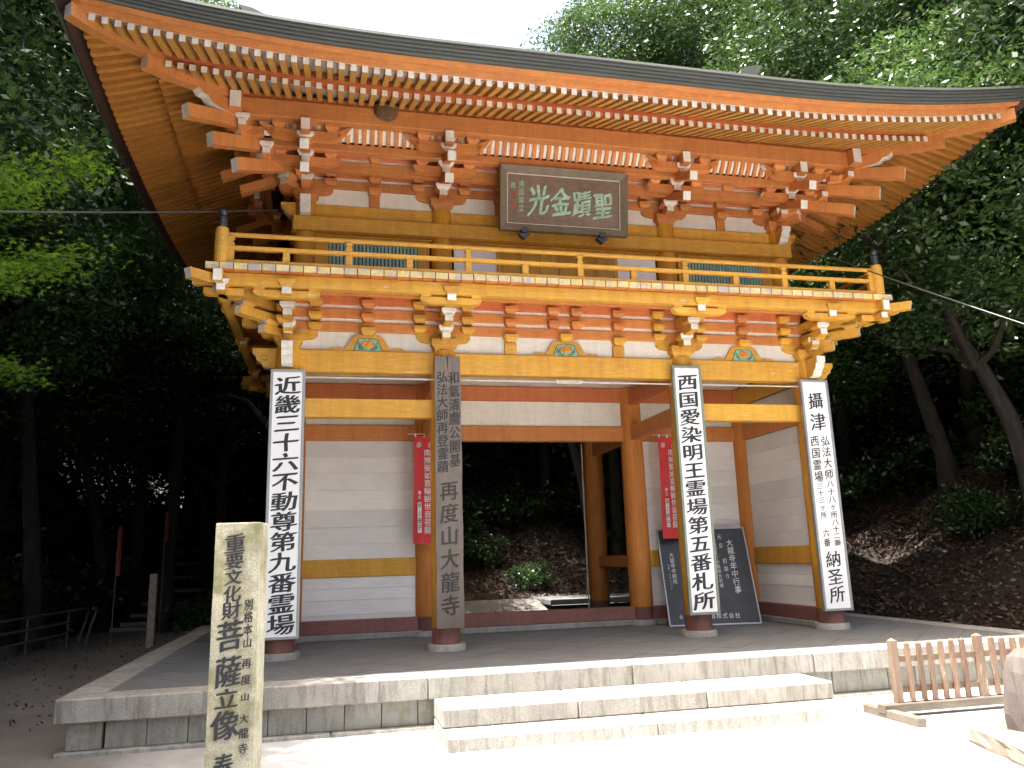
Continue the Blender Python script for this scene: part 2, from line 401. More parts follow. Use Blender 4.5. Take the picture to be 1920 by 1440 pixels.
# ------------------------------------------------------------------ steps
st = empty('stone_steps', 'two pale granite steps leading up to the platform in front of the gate', 'steps')
for a, b in ((-2.21, -.905), (-.905, .424), (.424, 1.83)):
    bxo('step_stone', a+.003, b-.003, -2.90, -PYF+.0-.004, -.375, -.205, M_gra, st, .014)
for a, b in ((-2.21, -.269), (-.269, 1.83)):
    bxo('step_stone', a+.003, b-.003, -3.29, -PYF-.004, -.56, -.378, M_gra, st, .014)

# ------------------------------------------------------------------ the gate
gate = empty('temple_gate', 'two storey orange temple gate with balcony and wide upturned eaves', 'gate')
def P(name, mb, mats, smooth=False, parent=None): return mb.obj(name, mats, parent or gate, smooth=smooth)
ZB = 3.905; ZBb = 3.60
# lower columns
colmesh = MB().lathe([(.165, .035), (.185, .10), (.186, .28), (.188, .284), (.192, 1.2), (.190, 2.6), (.178, 3.75), (.165, 3.925)], n=28, m=[1, 1, 1, 0, 0, 0, 0]).mesh('column', [M_col, M_pur], True)
colmesh2 = colmesh.copy(); colmesh2.materials[0] = M_orgz
cbase = MB().lathe([(.25, 0), (.245, .06), (.235, .08), (.20, .082)], n=28).mesh('column_base', M_cst, True)
for yy in (0, YC, YR):
    for X in (-A_, -B_, B_, A_):
        c = link('column', colmesh if yy == 0 else colmesh2, gate, (X, yy, 0)); link('column_base', cbase, c, (0, 0, -.003))
# head tie beams, front / mid / rear and sides
bays = [(-A_, -B_), (-B_, B_), (B_, A_)]
for (x0, x1) in bays:
    P('head_beam', MB().box(x0+.10 if x0 > -3 else x0+.1, x1-.10, -.085, .085, ZBb, ZB, .012), M_yel)
    P('head_beam', MB().box(x0+.10, x1-.10, YC-.075, YC+.075, 3.66, ZB, .01), M_ver)
    P('head_beam', MB().box(x0+.10, x1-.10, YR-.075, YR+.075, ZBb, ZB, .01), M_org)
# front collars beside columns cover the head beam ends (beam runs through)
for X in (-B_, B_): P('beam_collar', MB().box(X-.12, X+.12, -.075, .075, ZBb+.01, ZB-.002, .004), M_yel)
for X in (-A_, -B_, B_, A_):
    for (y0, y1) in ((0, YC), (YC, YR)):
        P('cross_beam', MB().box(X-.07, X+.07, y0+.10, y1-.10, 3.60, 3.86, .01), M_ver)
        P('cross_beam', MB().box(X-.07, X+.07, y0+.10, y1-.10, 3.0, 3.24, .01), M_org)
for (x0, x1) in (bays[0], bays[2]): P('lower_beam', MB().box(x0+.12, x1-.12, -.075, .075, 2.995, 3.247, .01), M_yel)
for (x0, x1) in bays: P('lower_beam', MB().box(x0+.1, x1-.1, YC-.075, YC+.075, 2.99, 3.24, .01), M_org); P('plaster_panel', MB().box(x0+.12, x1-.12, YC-.02, YC+.02, 3.24, 3.66), M_pla)
# ceiling boards
for i in range(14):
    x0 = -3.7+i*(7.4/14); P('ceiling_board', MB().box(x0+.003, x0+7.4/14-.003, .10, YR-.1, 3.915, 3.935), M_pla)
# walls of planks
def plankwall(x0, x1, y0, y1, alongx, parent=gate):
    zs = [.285, .357, .569, .74, .905]
    zs2 = [1.172, 1.40, 1.65, 1.91, 2.214, 2.49, 2.735, 2.995]
    for zz in (zs, zs2):
        for a, b in zip(zz[:-1], zz[1:]):
            d = random.uniform(-.004, .004)
            if alongx: MB().box(x0, x1, y0+d, y1, a+.001, b-.001, .0018).obj('wall_plank', M_plk, parent)
            else: MB().box(x0+d, x1+d, y0, y1, a+.001, b-.001, .0018).obj('wall_plank', M_plk, parent)
for (x0, x1) in (bays[0], bays[2]):
    plankwall(x0+.15, x1-.15, YC-.03, YC+.03, True)
    P('wall_rail', MB().box(x0+.12, x1-.12, YC-.06, YC+.06, .905, 1.172, .008), M_yel)
    P('wall_sill', MB().box(x0+.12, x1-.12, YC-.10, YC+.10, .085, .285, .01), M_pur)
    P('sill_stone', MB().box(x0+.1, x1-.1, YC-.14, YC+.14, -.003, .085, .01), M_cst)
P('wall_sill', MB().box(-B_+.12, B_-.12, YC-.10, YC+.10, .085, .285, .01), M_pur)
P('sill_stone', MB().box(-B_+.1, B_-.1, YC-.14, YC+.14, -.003, .085, .01), M_cst)
for sx in (-1, 1):
    X = sx*A_
    for (y0, y1) in ((0, YC), (YC, YR)):
        plankwall(X-.03, X+.03, y0+.15, y1-.15, False)
        P('wall_rail', MB().box(X-.06, X+.06, y0+.12, y1-.12, .905, 1.172, .008), M_yel)
        P('wall_sill', MB().box(X-.10, X+.10, y0+.12, y1-.12, .085, .285, .01), M_pur)
        P('sill_stone', MB().box(X-.14, X+.14, y0+.1, y1-.1, -.003, .085, .01), M_cst)
        P('plaster_panel', MB().box(X-.02, X+.02, y0+.12, y1-.12, 3.24, 3.60), M_pla)
for sx in (-1, 1):       # rear compartments closed beside the passage
    P('passage_rail', MB().box(sx*B_-.05, sx*B_+.05, YC+.15, YR-.15, .905, 1.10, .008), M_org)
# tie rod under the front head beam
tr = MB()
tr.tube([(-A_, -.12, 3.515), (A_, -.12, 3.515)], .011, 8)
P('tie_rod', tr, M_rod)
tb = MB()
for dz in (-.02, .02): tb.tube([(.0-.17, -.13, 3.515+dz), (.17, -.13, 3.515+dz)], .006, 6)
for s_ in (-1, 1): tb.box(s_*.17-.012, s_*.17+.012, -.145, -.115, 3.49, 3.54)
P('turnbuckle', tb, M_rod)
P('drain_pole', MB().tube([(1.42, 3.85, .0), (1.42, 3.85, 3.2)], .014, 8), M_rod)

# --- stacked wall beams, struts, lower bracket zone
def ring(zs, half_x, y0, y1, mat, name, t=.055, face=0, inset=0, front=True):
    pass
def wallbeams(zl, xa, yf, yb, mats, t=.055, over=.0):
    """beams round the four wall planes at heights zl=[(z0,z1)]"""
    for k, (z0, z1) in enumerate(zl):
        m_ = mats[k]
        P('wall_beam', MB().box(-xa-over, xa+over, yf-t, yf+t, z0, z1, .006), m_)
        P('wall_beam', MB().box(-xa-over, xa+over, yb-t, yb+t, z0, z1, .006), m_)
        for sx in (-1, 1): P('wall_beam', MB().box(sx*xa-t+.001, sx*xa+t-.001, yf+t+.002, yb-t-.002, z0, z1, .006), m_)
wallbeams([(4.173, 4.305), (4.365, 4.495), (4.552, 4.66)], A_, 0, YR, [M_org, M_org, M_ver])
# white backing panels
for (x0, x1) in bays:
    P('plaster_panel', MB().box(x0+.1, x1-.1, -.012, .012, 3.906, 4.172), M_pla)
P('gap_board', MB().box(-A_, A_, -.02, .02, 4.306, 4.364), M_pla); P('gap_board', MB().box(-A_, A_, -.02, .02, 4.496, 4.551), M_pla)
P('plaster_panel', MB().box(-A_, A_, YR-.012, YR+.012, 3.906, 4.172), M_pla)
for sx in (-1, 1):
    P('plaster_panel', MB().box(sx*A_-.012, sx*A_+.012, .06, YR-.06, 3.906, 4.172), M_pla)
    for z0, z1 in ((4.306, 4.364), (4.496, 4.551)): P('gap_board', MB().box(sx*A_-.02, sx*A_+.02, .06, YR-.06, z0, z1), M_pla)
    P('head_beam', MB().box(sx*A_-.083, sx*A_+.083, .12, YC-.1, ZBb, ZB, .012), M_yel)
    P('head_beam', MB().box(sx*A_-.083, sx*A_+.083, YC+.1, YR-.1, ZBb, ZB, .012), M_yel)

def blk(mb, cx, cy, z0, w, h, m=0, mf=None, wy=None):
    """bearing block: flared foot, square top. front face (-y) may be white"""
    wy = wy or w; a = w/2; ay = wy/2; b = a*.66; by = ay*.66; c = a*.80; cyy = ay*.80
    L = [(b, by, 0), (c, cyy, h*.25), (a, ay, h*.5), (a, ay, h)]
    vs = [];
    for (p, q, z) in L: vs += [(cx-p, cy-q, z0+z), (cx+p, cy-q, z0+z), (cx+p, cy+q, z0+z), (cx-p, cy+q, z0+z)]
    fs = [(3, 2, 1, 0), (12, 13, 14, 15)]; mm = [m, m]
    for k in range(3):
        for e in range(4):
            i0 = k*4+e; i1 = k*4+(e+1) % 4; fs.append((i0, i1, i1+4, i0+4)); mm.append(mf if (mf is not None and e == 0) else m)
    mb.add(vs, fs, mm); return mb
def armx(mb, x0, x1, y, w, z0, z1, m=0, me=1):
    """arm running in x with rounded undersides at both ends, white ends"""
    h = z1-z0; r = min(.16, (x1-x0)*.3)
    pr = [(x0, z1), (x0, z0+h*.55), (x0+r*.12, z0+h*.30), (x0+r*.40, z0+h*.10), (x0+r, z0), (x1-r, z0), (x1-r*.40, z0+h*.10), (x1-r*.12, z0+h*.30), (x1, z0+h*.55), (x1, z1)]
    ms = [me, m, m, m, m, m, m, m, me, m]
    return mb.prism(pr, lambda p, q, a: (p, a, q), y-w/2, y+w/2, ms, m)
def army(mb, x, w, y0, y1, z0, z1, m=0, me=1):
    """arm running towards -y (y0 front end) white front"""
    h = z1-z0; r = .14
    pr = [(y0, z1), (y0, z0+.012), (y0+r*.35, z0), (y1, z0), (y1, z1)]
    return mb.prism(pr, lambda p, q, a: (a, p, q), x-w/2, x+w/2, [me, m, m, m, m], m)
def tail(mb, w, d0, z0, d1, z1, t, m=0, me=1):
    """tail rafter sloping outwards/down: from d0,z0 (inner underside) to d1,z1 (end underside)"""
    pr = [(-d1, z1+t), (-d1+.03, z1), (-(d0+d1)/2-.02, (z0+z1)/2-.018), (-d0, z0), (-d0, z0+t), (-(d0+d1)/2, (z0+z1)/2+t-.012)]
    return mb.prism(pr, lambda p, q, a: (a, p, q), -w/2, w/2, [me, m, m, m, m, m], m)
PAL = [M_org, M_whi]
PAY = [M_yel, M_whi]
def cluster(zt, upper, pal):
    """list of (name, mesh) with origin at column centre top, out = -y"""
    L = []
    def add(n, mb): L.append((n, mb.mesh(n, pal)))
    s = 1
    if not upper:
        add('bracket_arm', armx(MB(), -.37, .37, 0-.0, .12, .125, .262)); 
        for x in (-.335, .335): add('bearing_block', blk(MB(), x, -.055, .262, .18, .085, 0))
        for k, (d, z) in enumerate(((.33, .125), (.60, .285))):
            add('bracket_arm', army(MB(), 0, .11, -d, .03, z, z+.10)); add('bearing_block', blk(MB(), 0, -d+.092, z+.10, .195, .088, 0, 1))
        add('bracket_arm', army(MB(), 0, .115, -.865, .03, .478, .582))
        add('bearing_block', blk(MB(), 0, -.83, .583, .21, .085, 0, wy=.17))
        add('bracket_arm', armx(MB(), -.40, .40, -.76, .10, .455, .548))
        for x in (-.33, .33): add('bearing_block', blk(MB(), x, -.76, .549, .17, .065, 0))
        for x in (-.335, .335):
            for z in (.40, .588): add('bearing_block', blk(MB(), x, -.055, z, .18, .10, 0))
    else:
        add('bracket_arm', armx(MB(), -.37, .37, 0, .12, .13, .265))
        for x in (-.335, .335):
            for z in (.265, .412): add('bearing_block', blk(MB(), x, -.055, z, .18, .09, 0))
        for k, (d, z) in enumerate(((.305, .135), (.60, .335), (.85, .465))):
            add('bracket_arm', army(MB(), 0, .11, -d, .03, z, z+.10)); add('bearing_block', blk(MB(), 0, -d+.092, z+.10, .22, .085, 0, 1))
        add('tail_rafter', tail(MB(), .115, .12, .40, .90, .062, .125))
        add('tail_rafter', tail(MB(), .115, .35, .62, 1.16, .252, .125))
        add('bracket_arm', army(MB(), 0, .115, -.985, -.2, .60, .775))
        add('bracket_arm', armx(MB(), -.45, .45, -.50, .10, .345, .455))
        for x in (-.33, .33): add('bearing_block', blk(MB(), x, -.50, .456, .17, .075, 0))
        add('bracket_arm', armx(MB(), -.46, .46, -.785, .11, .56, .675))
        for x in (-.34, .34): add('bearing_block', blk(MB(), x, -.80, .676, .18, .10, 0))
        for sx in (-1, 1):     # curled white tipped noses at the ends of the upper arm
            pr = [(.40, .60), (.46, .615), (.50, .66), (.54, .675), (.575, .725), (.60, .76), (.54, .755), (.49, .725), (.42, .70)]
            L.append(('curled_nose', MB().prism([(sx*p, q) for p, q in pr], lambda p, q, a: (p, a, q), -.84, -.76, [0, 0, 0, 1, 1, 1, 0, 0, 0], 0).mesh('curled_nose', pal)))
    return L
CLl = cluster(0, False, PAY); CLu = cluster(0, True, PAL)
root_l = blk(MB(), 0, 0, 0, .36, .165).mesh('bracket_set', PAY); root_u = blk(MB(), 0, 0, 0, .34, .16).mesh('bracket_set', PAL)
def place_cluster(up_, x, y, z, rz, with_root=True):
    r = link('bracket_set', root_u if up_ else root_l, gate, (x, y, z), rz)
    for n, me in (CLu if up_ else CLl): link(n, me, r)
    return r
def diag_parts(up_, r, rz):
    """diagonal arms of a corner set, parented to its root (rz relative)"""
    pal = PAL if up_ else PAY; q = math.sqrt(2); L = []
    if up_:
        for d, z in ((.30, .135), (.60, .315), (.85, .50)):
            L.append(('bracket_arm', army(MB(), 0, .12, -d*q, .03, z, z+.10))); L.append(('bearing_block', blk(MB(), 0, -d*q+.1, z+.10, .21, .085, 0, 1)))
        L.append(('tail_rafter', tail(MB(), .13, .2, .40, .88*q, .0, .17)))
        L.append(('tail_rafter', tail(MB(), .13, .5, .57, 1.15*q, .19, .17)))
        L.append(('tail_rafter', tail(MB(), .13, .8, .74, 1.41*q, .40, .17)))
        L.append(('curled_nose', MB().prism([(-1.86, .86), (-1.80, .80), (-1.72, .80), (-1.66, .74), (-1.55, .72), (-1.3, .72), (-1.3, .90), (-1.80, .93)], lambda p, q2, a: (a, p, q2), -.07, .07, [1, 1, 1, 1, 1, 0, 0, 1], 0)))
        for sx in (-1, 1):   # arms at the step crossing, white ended
            pass
    else:
        for d, z in ((.33, .125), (.60, .285), (.84, .455)):
            L.append(('bracket_arm', army(MB(), 0, .12, -d*q, .03, z, z+.115))); L.append(('bearing_block', blk(MB(), 0, -d*q+.12, z+.115, .20, .07, 0, 1)))
    for n, mb in L:
        me = mb.mesh(n, pal); o = link(n, me, r); o.rotation_euler = (0, 0, rz)
    return r
def corner(up_, x, y, z, rz):
    r = place_cluster(up_, x, y, z, rz)     # rz is the front facing copy
    for n, me in (CLu if up_ else CLl):
        o = link(n, me, r); o.rotation_euler = (0, 0, -math.pi/2); o.scale = (1, 1, 1); o.location = (0, 0, .0015)
    diag_parts(up_, r, -math.pi/4)
    # crossing arms farther out on both sides
    pal = PAL if up_ else PAY
    steps = ((.50, .36, .455), (.785, .575, .675)) if up_ else ((.76, .455, .548),)
    for d, z0, z1 in steps:
        dd = d
        for k in (0, 1):
            o = link('bracket_arm', army(MB(), -dd, .10, -dd-.22, -dd+.25, z0+.002*k, z1).mesh('bracket_arm', pal), r)
            o.rotation_euler = (0, 0, 0)
            if k: o.scale = (1, 1, 1); o.rotation_euler = (0, 0, -math.pi/2); o.location = (0, 0, .001)
            if k:
                me = army(MB(), dd, .10, -dd-.22, -dd+.25, z0, z1).mesh('bracket_arm', pal); o.data = me
        o = link('bearing_block', blk(MB(), -dd, -dd-.12, z1, .18, .09 if up_ else .065, 0, 1).mesh('bearing_block', pal), r)
    return r
# corner rz: local out dirs are -y and (rotated by -90deg) -x ; so rz=0 suits left-front corner
ZL = 3.915; ZU = 6.075
for (x, y, rz) in ((-A_, 0, 0), (A_, 0, math.pi/2), (A_, YR, math.pi), (-A_, YR, -math.pi/2)): corner(False, x, y, ZL, rz)
for x in (-B_, B_): place_cluster(False, x, 0, ZL, 0); place_cluster(False, x, YR, ZL, math.pi)
for sx in (-1, 1): place_cluster(False, sx*A_, YC, ZL, sx*math.pi/2)
UYR = YR-UY
for (x, y, rz) in ((-UA, UY, 0), (UA, UY, math.pi/2), (UA, UYR, math.pi), (-UA, UYR, -math.pi/2)): corner(True, x, y, ZU, rz)
for x in (-UB, UB): place_cluster(True, x, UY, ZU, 0); place_cluster(True, x, UYR, ZU, math.pi)
for sx in (-1, 1): place_cluster(True, sx*UA, YC, ZU, sx*math.pi/2)

# mid-bay bearing blocks between stacked beams and struts
makito = blk(MB(), 0, 0, 0, .18, .10).mesh('bearing_block', [M_org, M_whi])
makiy = blk(MB(), 0, 0, 0, .19, .10).mesh('bearing_block', [M_yel, M_whi])
for x in (-2.785, -.8, -.17, .17, .8, 2.785):
    for z in (4.306, 4.496): link('bearing_block', makito, gate, (x, -.06, z))
for x in (-2.785, 0, 2.785): link('bearing_block', makiy, gate, (x, -.05, 4.115))
# side-bay-like struts in the centre bay
for x in (-.805, .8):
    P('strut', MB().box(x-.085, x+.085, -.06, .0, 3.906, 4.08, .006), M_yel)
    link('bearing_block', makiy, gate, (x, -.05, 4.085))
# frog leg struts with painted flower
M_grnp = simple('pale_green_carving', (.22, .42, .30), .6, 0, .5, 14); M_flo = simple('orange_flower', (.72, .28, .03), .6, 0, .3, 10)
M_line = simple('dark_outline', (.03, .05, .035), .7)
def kaeru(x):
    hp = [(.60, 0), (.50, .008), (.44, .045), (.40, .028), (.355, .05), (.335, .02), (.30, .03), (.26, .09), (.215, .17), (.17, .215), (.10, .225), (0, .225)]
    pr = hp+[(-p, q) for p, q in hp[-2::-1]]
    r = MB().prism(pr, lambda p, q, a: (x+p, a, 3.907+q*1.0), -.055, -.005, 0, 0).obj('frog_leg_strut', M_yel, gate)
    gp = [(-.185, .004), (.185, .004), (.125, .155), (.06, .172), (-.06, .172), (-.125, .155)]
    MB().prism([(p*1.06, q*1.04) for p, q in gp], lambda p, q, a: (x+p, a, 3.907+q), -.0585, -.054, 0, 0).obj('outline', M_line, r)
    MB().prism(gp, lambda p, q, a: (x+p, a, 3.907+q), -.062, -.056, 0, 0).obj('carved_panel', M_grnp, r)
    fl = MB()
    for k in range(9):
        a = math.pi*(k/8); cx, cz = .062*math.cos(a), .085+.035*math.sin(a)
        fl.lathe([(.0, 0), (.02, .003), (.026, .008), (.012, .016)], n=8)
        n = 8*4
        for i in range(len(fl.v)-n, len(fl.v)):
            px, py, pz = fl.v[i]; fl.v[i] = (x+cx+px, -.062-pz, 3.907+cz+py)
    fl.lathe([(.0, 0), (.035, .004), (.04, .012), (.02, .026)], n=12)
    for i in range(len(fl.v)-48, len(fl.v)):
        px, py, pz = fl.v[i]; fl.v[i] = (x+px, -.063-pz, 3.907+.075+py)
    fl.obj('carved_flower', M_flo, r)
    lv = MB()
    for s_ in (-1, 1):
        for k in range(3):
            lv.tube([(x+s_*(.03+.035*k), -.064, 3.915), (x+s_*(.06+.03*k), -.068, 3.935+.02*k), (x+s_*(.09+.02*k), -.064, 3.945+.03*k), (x+s_*(.075+.018*k), -.064, 3.98+.025*k)], .004, 5)
    lv.obj('leaf_outline', M_line, r)
for x in (-2.785, .0, 2.785): kaeru(x)
# carved nosings at the corner columns
def nosing(x, y, z0, z1, s, axis, long_=.42, white=True, yz=None):
    h = z1-z0
    pr = [(.12, 0), (long_*.55, .03*h), (long_*.78, .10*h), (long_*.86, .30*h), (long_*1.0, .45*h), (long_*1.02, .62*h), (long_*1.12, .72*h), (long_*1.13, 1.0*h), (.12, h)]
    if axis == 'x': fr = lambda p, q, a: (x+s*p, y+a, z0+q)
    else: fr = lambda p, q, a: (x+a, y+s*p, z0+q)
    o = MB().prism(pr, fr, -.07, .07, [0]+[1]*6+[0, 0], 0).obj('beam_nosing', [M_yel, M_whi], gate)
    if axis == 'x':
        pts = [(x+s*(.30+(.055-.005*k)*math.cos(k*.8)), y-.071, z0+h*.5+(.055-.005*k)*math.sin(k*.8)) for k in range(9)]
        MB().tube(pts, .004, 5).obj('carved_scroll', M_line, o)
for sx in (-1, 1):
    nosing(sx*A_, 0, ZBb+.03, ZB, sx, 'x', .40); nosing(sx*A_, 0, ZBb+.02, ZB+.01, -1, 'y', .40)
    nosing(sx*UA, UY, 5.855, 6.06, sx, 'x', .30); nosing(sx*UA, UY, 5.83, 6.07, -1, 'y', .32)
    P('beam_collar', MB().box(sx*A_-.14, sx*A_+.14, -.08, .08, ZBb+.01, ZB-.004, .006), M_yel)

# --- balcony
BX, BY = 4.772, .955; BZ0, BZ1 = 4.655, 4.745
BYR = YR+BY
n = 58; pw = 2*(BX-.0)/n
for i in range(n):
    x0 = -BX+i*pw; dz = random.uniform(-.003, .003); dy = random.uniform(-.006, .006)
    xl = x0; inner = .1
    MB().box(x0+.003, x0+pw-.003, -BY+dy, UY-.08, BZ0+dz, BZ1+dz, .004, 0, 1).obj('deck_plank', [M_org, M_dek], gate)
    MB().box(x0+.003, x0+pw-.003, UYR+.08, BYR+dy, BZ0+dz, BZ1+dz, .004, 0).obj('deck_plank', [M_org, M_dek], gate)
ny = 23; pl_ = (UYR+.08-(UY-.08))/ny
for sx in (-1, 1):
    for i in range(ny):
        y0 = UY-.08+i*pl_; x0, x1 = sorted((sx*BX, sx*(UA-.05)))
        MB().box(x0, x1, y0+.003, y0+pl_-.003, BZ0, BZ1, .004).obj('deck_plank', [M_org, M_dek], gate)
PY = .80; PXx = A_+PY   # purlin lines
for yy in (-PY, YR+PY): P('balcony_purlin', MB().box(-PXx-.30, PXx+.30, yy-.06, yy+.06, 4.487, BZ0-.004, .008), [M_yel])
for sx in (-1, 1):
    P('balcony_purlin', MB().box(sx*PXx-.058, sx*PXx+.058, -PY-.20, YR+PY+.2, 4.489, BZ0-.006, .008, 0, 1), [M_yel, M_whi])
    # diagonal corner beam
    for yy, sy in ((0, -1), (YR, 1)):
        o = MB().prism([(0, 0), (1.42, -.03), (1.45, .09), (0, .15)], lambda p, q, a: (p*.7071*sx-a*.7071*sx*-1, p*.7071*sy+a*.7071*sy*-1, q), -.055, .055, [0, 1, 0, 0], 0).obj('corner_beam', [M_yel, M_whi], gate)
        o.location = (sx*(A_+.10), yy+sy*.10, 4.50)
    P('balcony_nosing', MB().box(sx*(PXx+.30)-.002, sx*(PXx+.30)+.002, -PY-.057, -PY+.057, 4.49, BZ0-.007), M_whi)
# inner deck bearer
P('balcony_bearer', MB().box(-PXx, PXx, -.46, -.38, 4.56, BZ0-.003, .006), M_org)
P('balcony_bearer', MB().box(-PXx, PXx, YR+.38, YR+.46, 4.56, BZ0-.003, .006), M_org)
for sx in (-1, 1): P('balcony_bearer', MB().box(sx*(A_+.42)-.04, sx*(A_+.42)+.04, -.36, YR+.36, 4.56, BZ0-.003, .006), M_org)
# railing
RX, RY = 4.60, .87
def railing(p0, p1, nposts, front):
    v0, v1 = Vector(p0), Vector(p1); L = (v1-v0).length; ax = 0 if abs(v1.x-v0.x) > .1 else 1
    def seg(name, z0, z1, t, ins=.05):
        if ax == 0: P(name, MB().box(min(v0.x, v1.x)+ins, max(v0.x, v1.x)-ins, v0.y-t, v0.y+t, z0, z1, .006), M_rail)
        else: P(name, MB().box(v0.x-t, v0.x+t, min(v0.y, v1.y)+ins, max(v0.y, v1.y)-ins, z0, z1, .006), M_rail)
    seg('bottom_rail', 4.748, 4.80, .045); seg('middle_rail', 4.935, 4.985, .035)
    a, b = (v0+(v1-v0)*(.05/L)), (v1-(v1-v0)*(.05/L))
    P('top_rail', MB().tube([(a.x, a.y, 5.135), (b.x, b.y, 5.135)], .03, 12), M_rail, True)
    for i in range(nposts):
        t = (i+.5)/nposts if False else i/(nposts-1)
        c = v0+(v1-v0)*t; full = i % 2 == 0
        if i == 0: c = v0+(v1-v0)*(.105/L)
        if i == nposts-1: c = v1-(v1-v0)*(.105/L)
        z1 = 5.11 if full else 4.934
        MBp = MB().box(c.x-.042, c.x+.042, c.y-.036, c.y+.036, 4.801, 4.934, .005)
        if full:
            MBp.box(c.x-.042, c.x+.042, c.y-.036, c.y+.036, 4.986, 5.03, .005)
            MBp.box(c.x-.030, c.x+.030, c.y-.03, c.y+.03, 5.03, 5.07, .004)
            MBp.box(c.x-.045, c.x+.045, c.y-.038, c.y+.038, 5.07, 5.108, .008)
        P('rail_post', MBp, M_rail)
railing((-RX, -RY, 0), (RX, -RY, 0), 13, True)
railing((-RX, YR+RY, 0), (RX, YR+RY, 0), 13, False)
railing((-RX, -RY, 0), (-RX, YR+RY, 0), 9, False)
railing((RX, -RY, 0), (RX, YR+RY, 0), 9, False)
newel = MB().lathe([(.082, 0), (.085, .2), (.082, .42), (.07, .455), (.0, .457)], n=20).mesh('newel_post', M_rail, True)
cap = MB().lathe([(.052, .0), (.052, .05), (.060, .055), (.060, .075), (.050, .08), (.050, .12), (.058, .125), (.058, .14), (.040, .155), (.035, .17), (.052, .195), (.056, .22), (.040, .245), (.012, .265), (.0, .28)], n=16).mesh('onion_cap', M_brz, True)
for sx in (-1, 1):
    for yy in (-RY-.02, YR+RY+.02):
        o = link('newel_post', newel, gate, (sx*RX, yy, 4.748)); link('onion_cap', cap, o, (0, 0, .455))

# --- upper storey
ucol = MB().lathe([(.152, 0), (.155, 1.0), (.155, 1.30), (.140, 1.34)], n=24).mesh('upper_column', M_col, True)
for yy in (UY, UYR):
    for X in (-UA, -UB, UB, UA): link('upper_column', ucol, gate, (X, yy, 4.745))
for sx in (-1, 1): link('upper_column', ucol, gate, (sx*UA, YC, 4.745))
for yy, s_ in ((UY, -1), (UYR, 1)):
    P('waist_beam', MB().box(-UA-.165, UA+.165, yy+min(s_*.185, s_*.06), yy+max(s_*.185, s_*.06), 5.625, 5.835, .01), M_yel)
    for (x0, x1) in ((-UA, -UB), (-UB, UB), (UB, UA)):
        P('head_beam', MB().box(x0+.1, x1-.1, yy-.06, yy+.06, 5.84, 6.062, .008), M_yel)
        P('plaster_panel', MB().box(x0+.1, x1-.1, yy-.012, yy+.012, 6.063, 6.325), M_pla)
for sx in (-1, 1):
    x0, x1 = sorted((sx*(UA+.185), sx*(UA+.06)))
    P('waist_beam', MB().box(x0, x1, UY-.05, UYR+.05, 5.627, 5.833, .01), M_yel)
    P('head_beam', MB().box(sx*UA-.06, sx*UA+.06, UY+.1, UYR-.1, 5.84, 6.062, .008), M_yel)
    P('plaster_panel', MB().box(sx*UA-.012, sx*UA+.012, UY+.06, UYR-.06, 6.063, 6.325), M_pla)
    P('upper_wall', MB().box(sx*UA-.02, sx*UA+.02, UY+.1, UYR-.1, 4.745, 5.84), M_pla)
P('upper_wall', MB().box(-UA+.1, UA-.1, UYR-.02, UYR+.02, 4.745, 5.84), M_pla)
wallbeams([(6.327, 6.445), (6.50, 6.62), (6.69, 6.80)], UA, UY, UYR, [M_org, M_ver, M_ver])
P('gap_board', MB().box(-UA, UA, UY-.02, UY+.02, 6.446, 6.499), M_pla); P('gap_board', MB().box(-UA, UA, UY-.02, UY+.02, 6.621, 6.689), M_pla)
for sx in (-1, 1):
    for z0, z1 in ((6.446, 6.499), (6.621, 6.689)): P('gap_board', MB().box(sx*UA-.02, sx*UA+.02, UY+.06, UYR-.06, z0, z1), M_pla)
# first-step beams in front of the wall
D1 = .30
P('step_beam', MB().box(-UA-D1-.2, UA+D1+.2, UY-D1-.05, UY-D1+.05, 6.445, 6.60, .006), M_org)
for sx in (-1, 1): P('step_beam', MB().box(sx*(UA+D1)-.05, sx*(UA+D1)+.05, UY-D1+.052, UYR+D1, 6.445, 6.60, .006), M_org)
D2 = .60
P('gap_board', MB().box(-UA-D1-.1, UA+D1+.1, UY-D1-.01, UY-D1+.01, 6.601, 6.65), M_pla)
P('step_beam', MB().box(-UA-D1-.1, UA+D1+.1, UY-D1-.045, UY-D1+.045, 6.65, 6.78, .006), M_ver)
def four(name, d, z0, z1, t, mat, over=.0, white=False):
    mats = [mat, M_whi]
    P(name, MB().box(-UA-d-over, UA+d+over, UY-d-t, UY-d+t, z0, z1, .008), mats)
    P(name, MB().box(-UA-d-over, UA+d+over, UYR+d-t, UYR+d+t, z0, z1, .008), mats)
    for sx in (-1, 1):
        P(name, MB().box(sx*(UA+d)-t, sx*(UA+d)+t, UY-d+t+.002 if not over else UY-d-over, UYR+d-t-.002 if not over else UYR+d+over, z0+.001, z1-.002, .008, 0, 1 if over else None), mats)
four('step_beam', D2, 6.592, 6.702, .05, M_org)
four('outer_purlin', .87, 6.855, 7.10, .075, M_org, .22)
four('rafter_board', .87, 7.101, 7.215, .015, M_ver)
# struts with blocks in the upper wall (mid bays)
for x in (-2.70, 0, 2.70, -.87, .87):
    P('strut', MB().box(x-.07, x+.07, UY-.055, UY-.013, 6.063, 6.25, .005), M_org)
    for z in (6.235, 6.425, 6.60): link('bearing_block', makito, gate, (x, UY-.06, z))
for x in (-2.70, -.87, 0, .87, 2.70): link('bearing_block', makito, gate, (x, UY-D1-.01, 6.60))
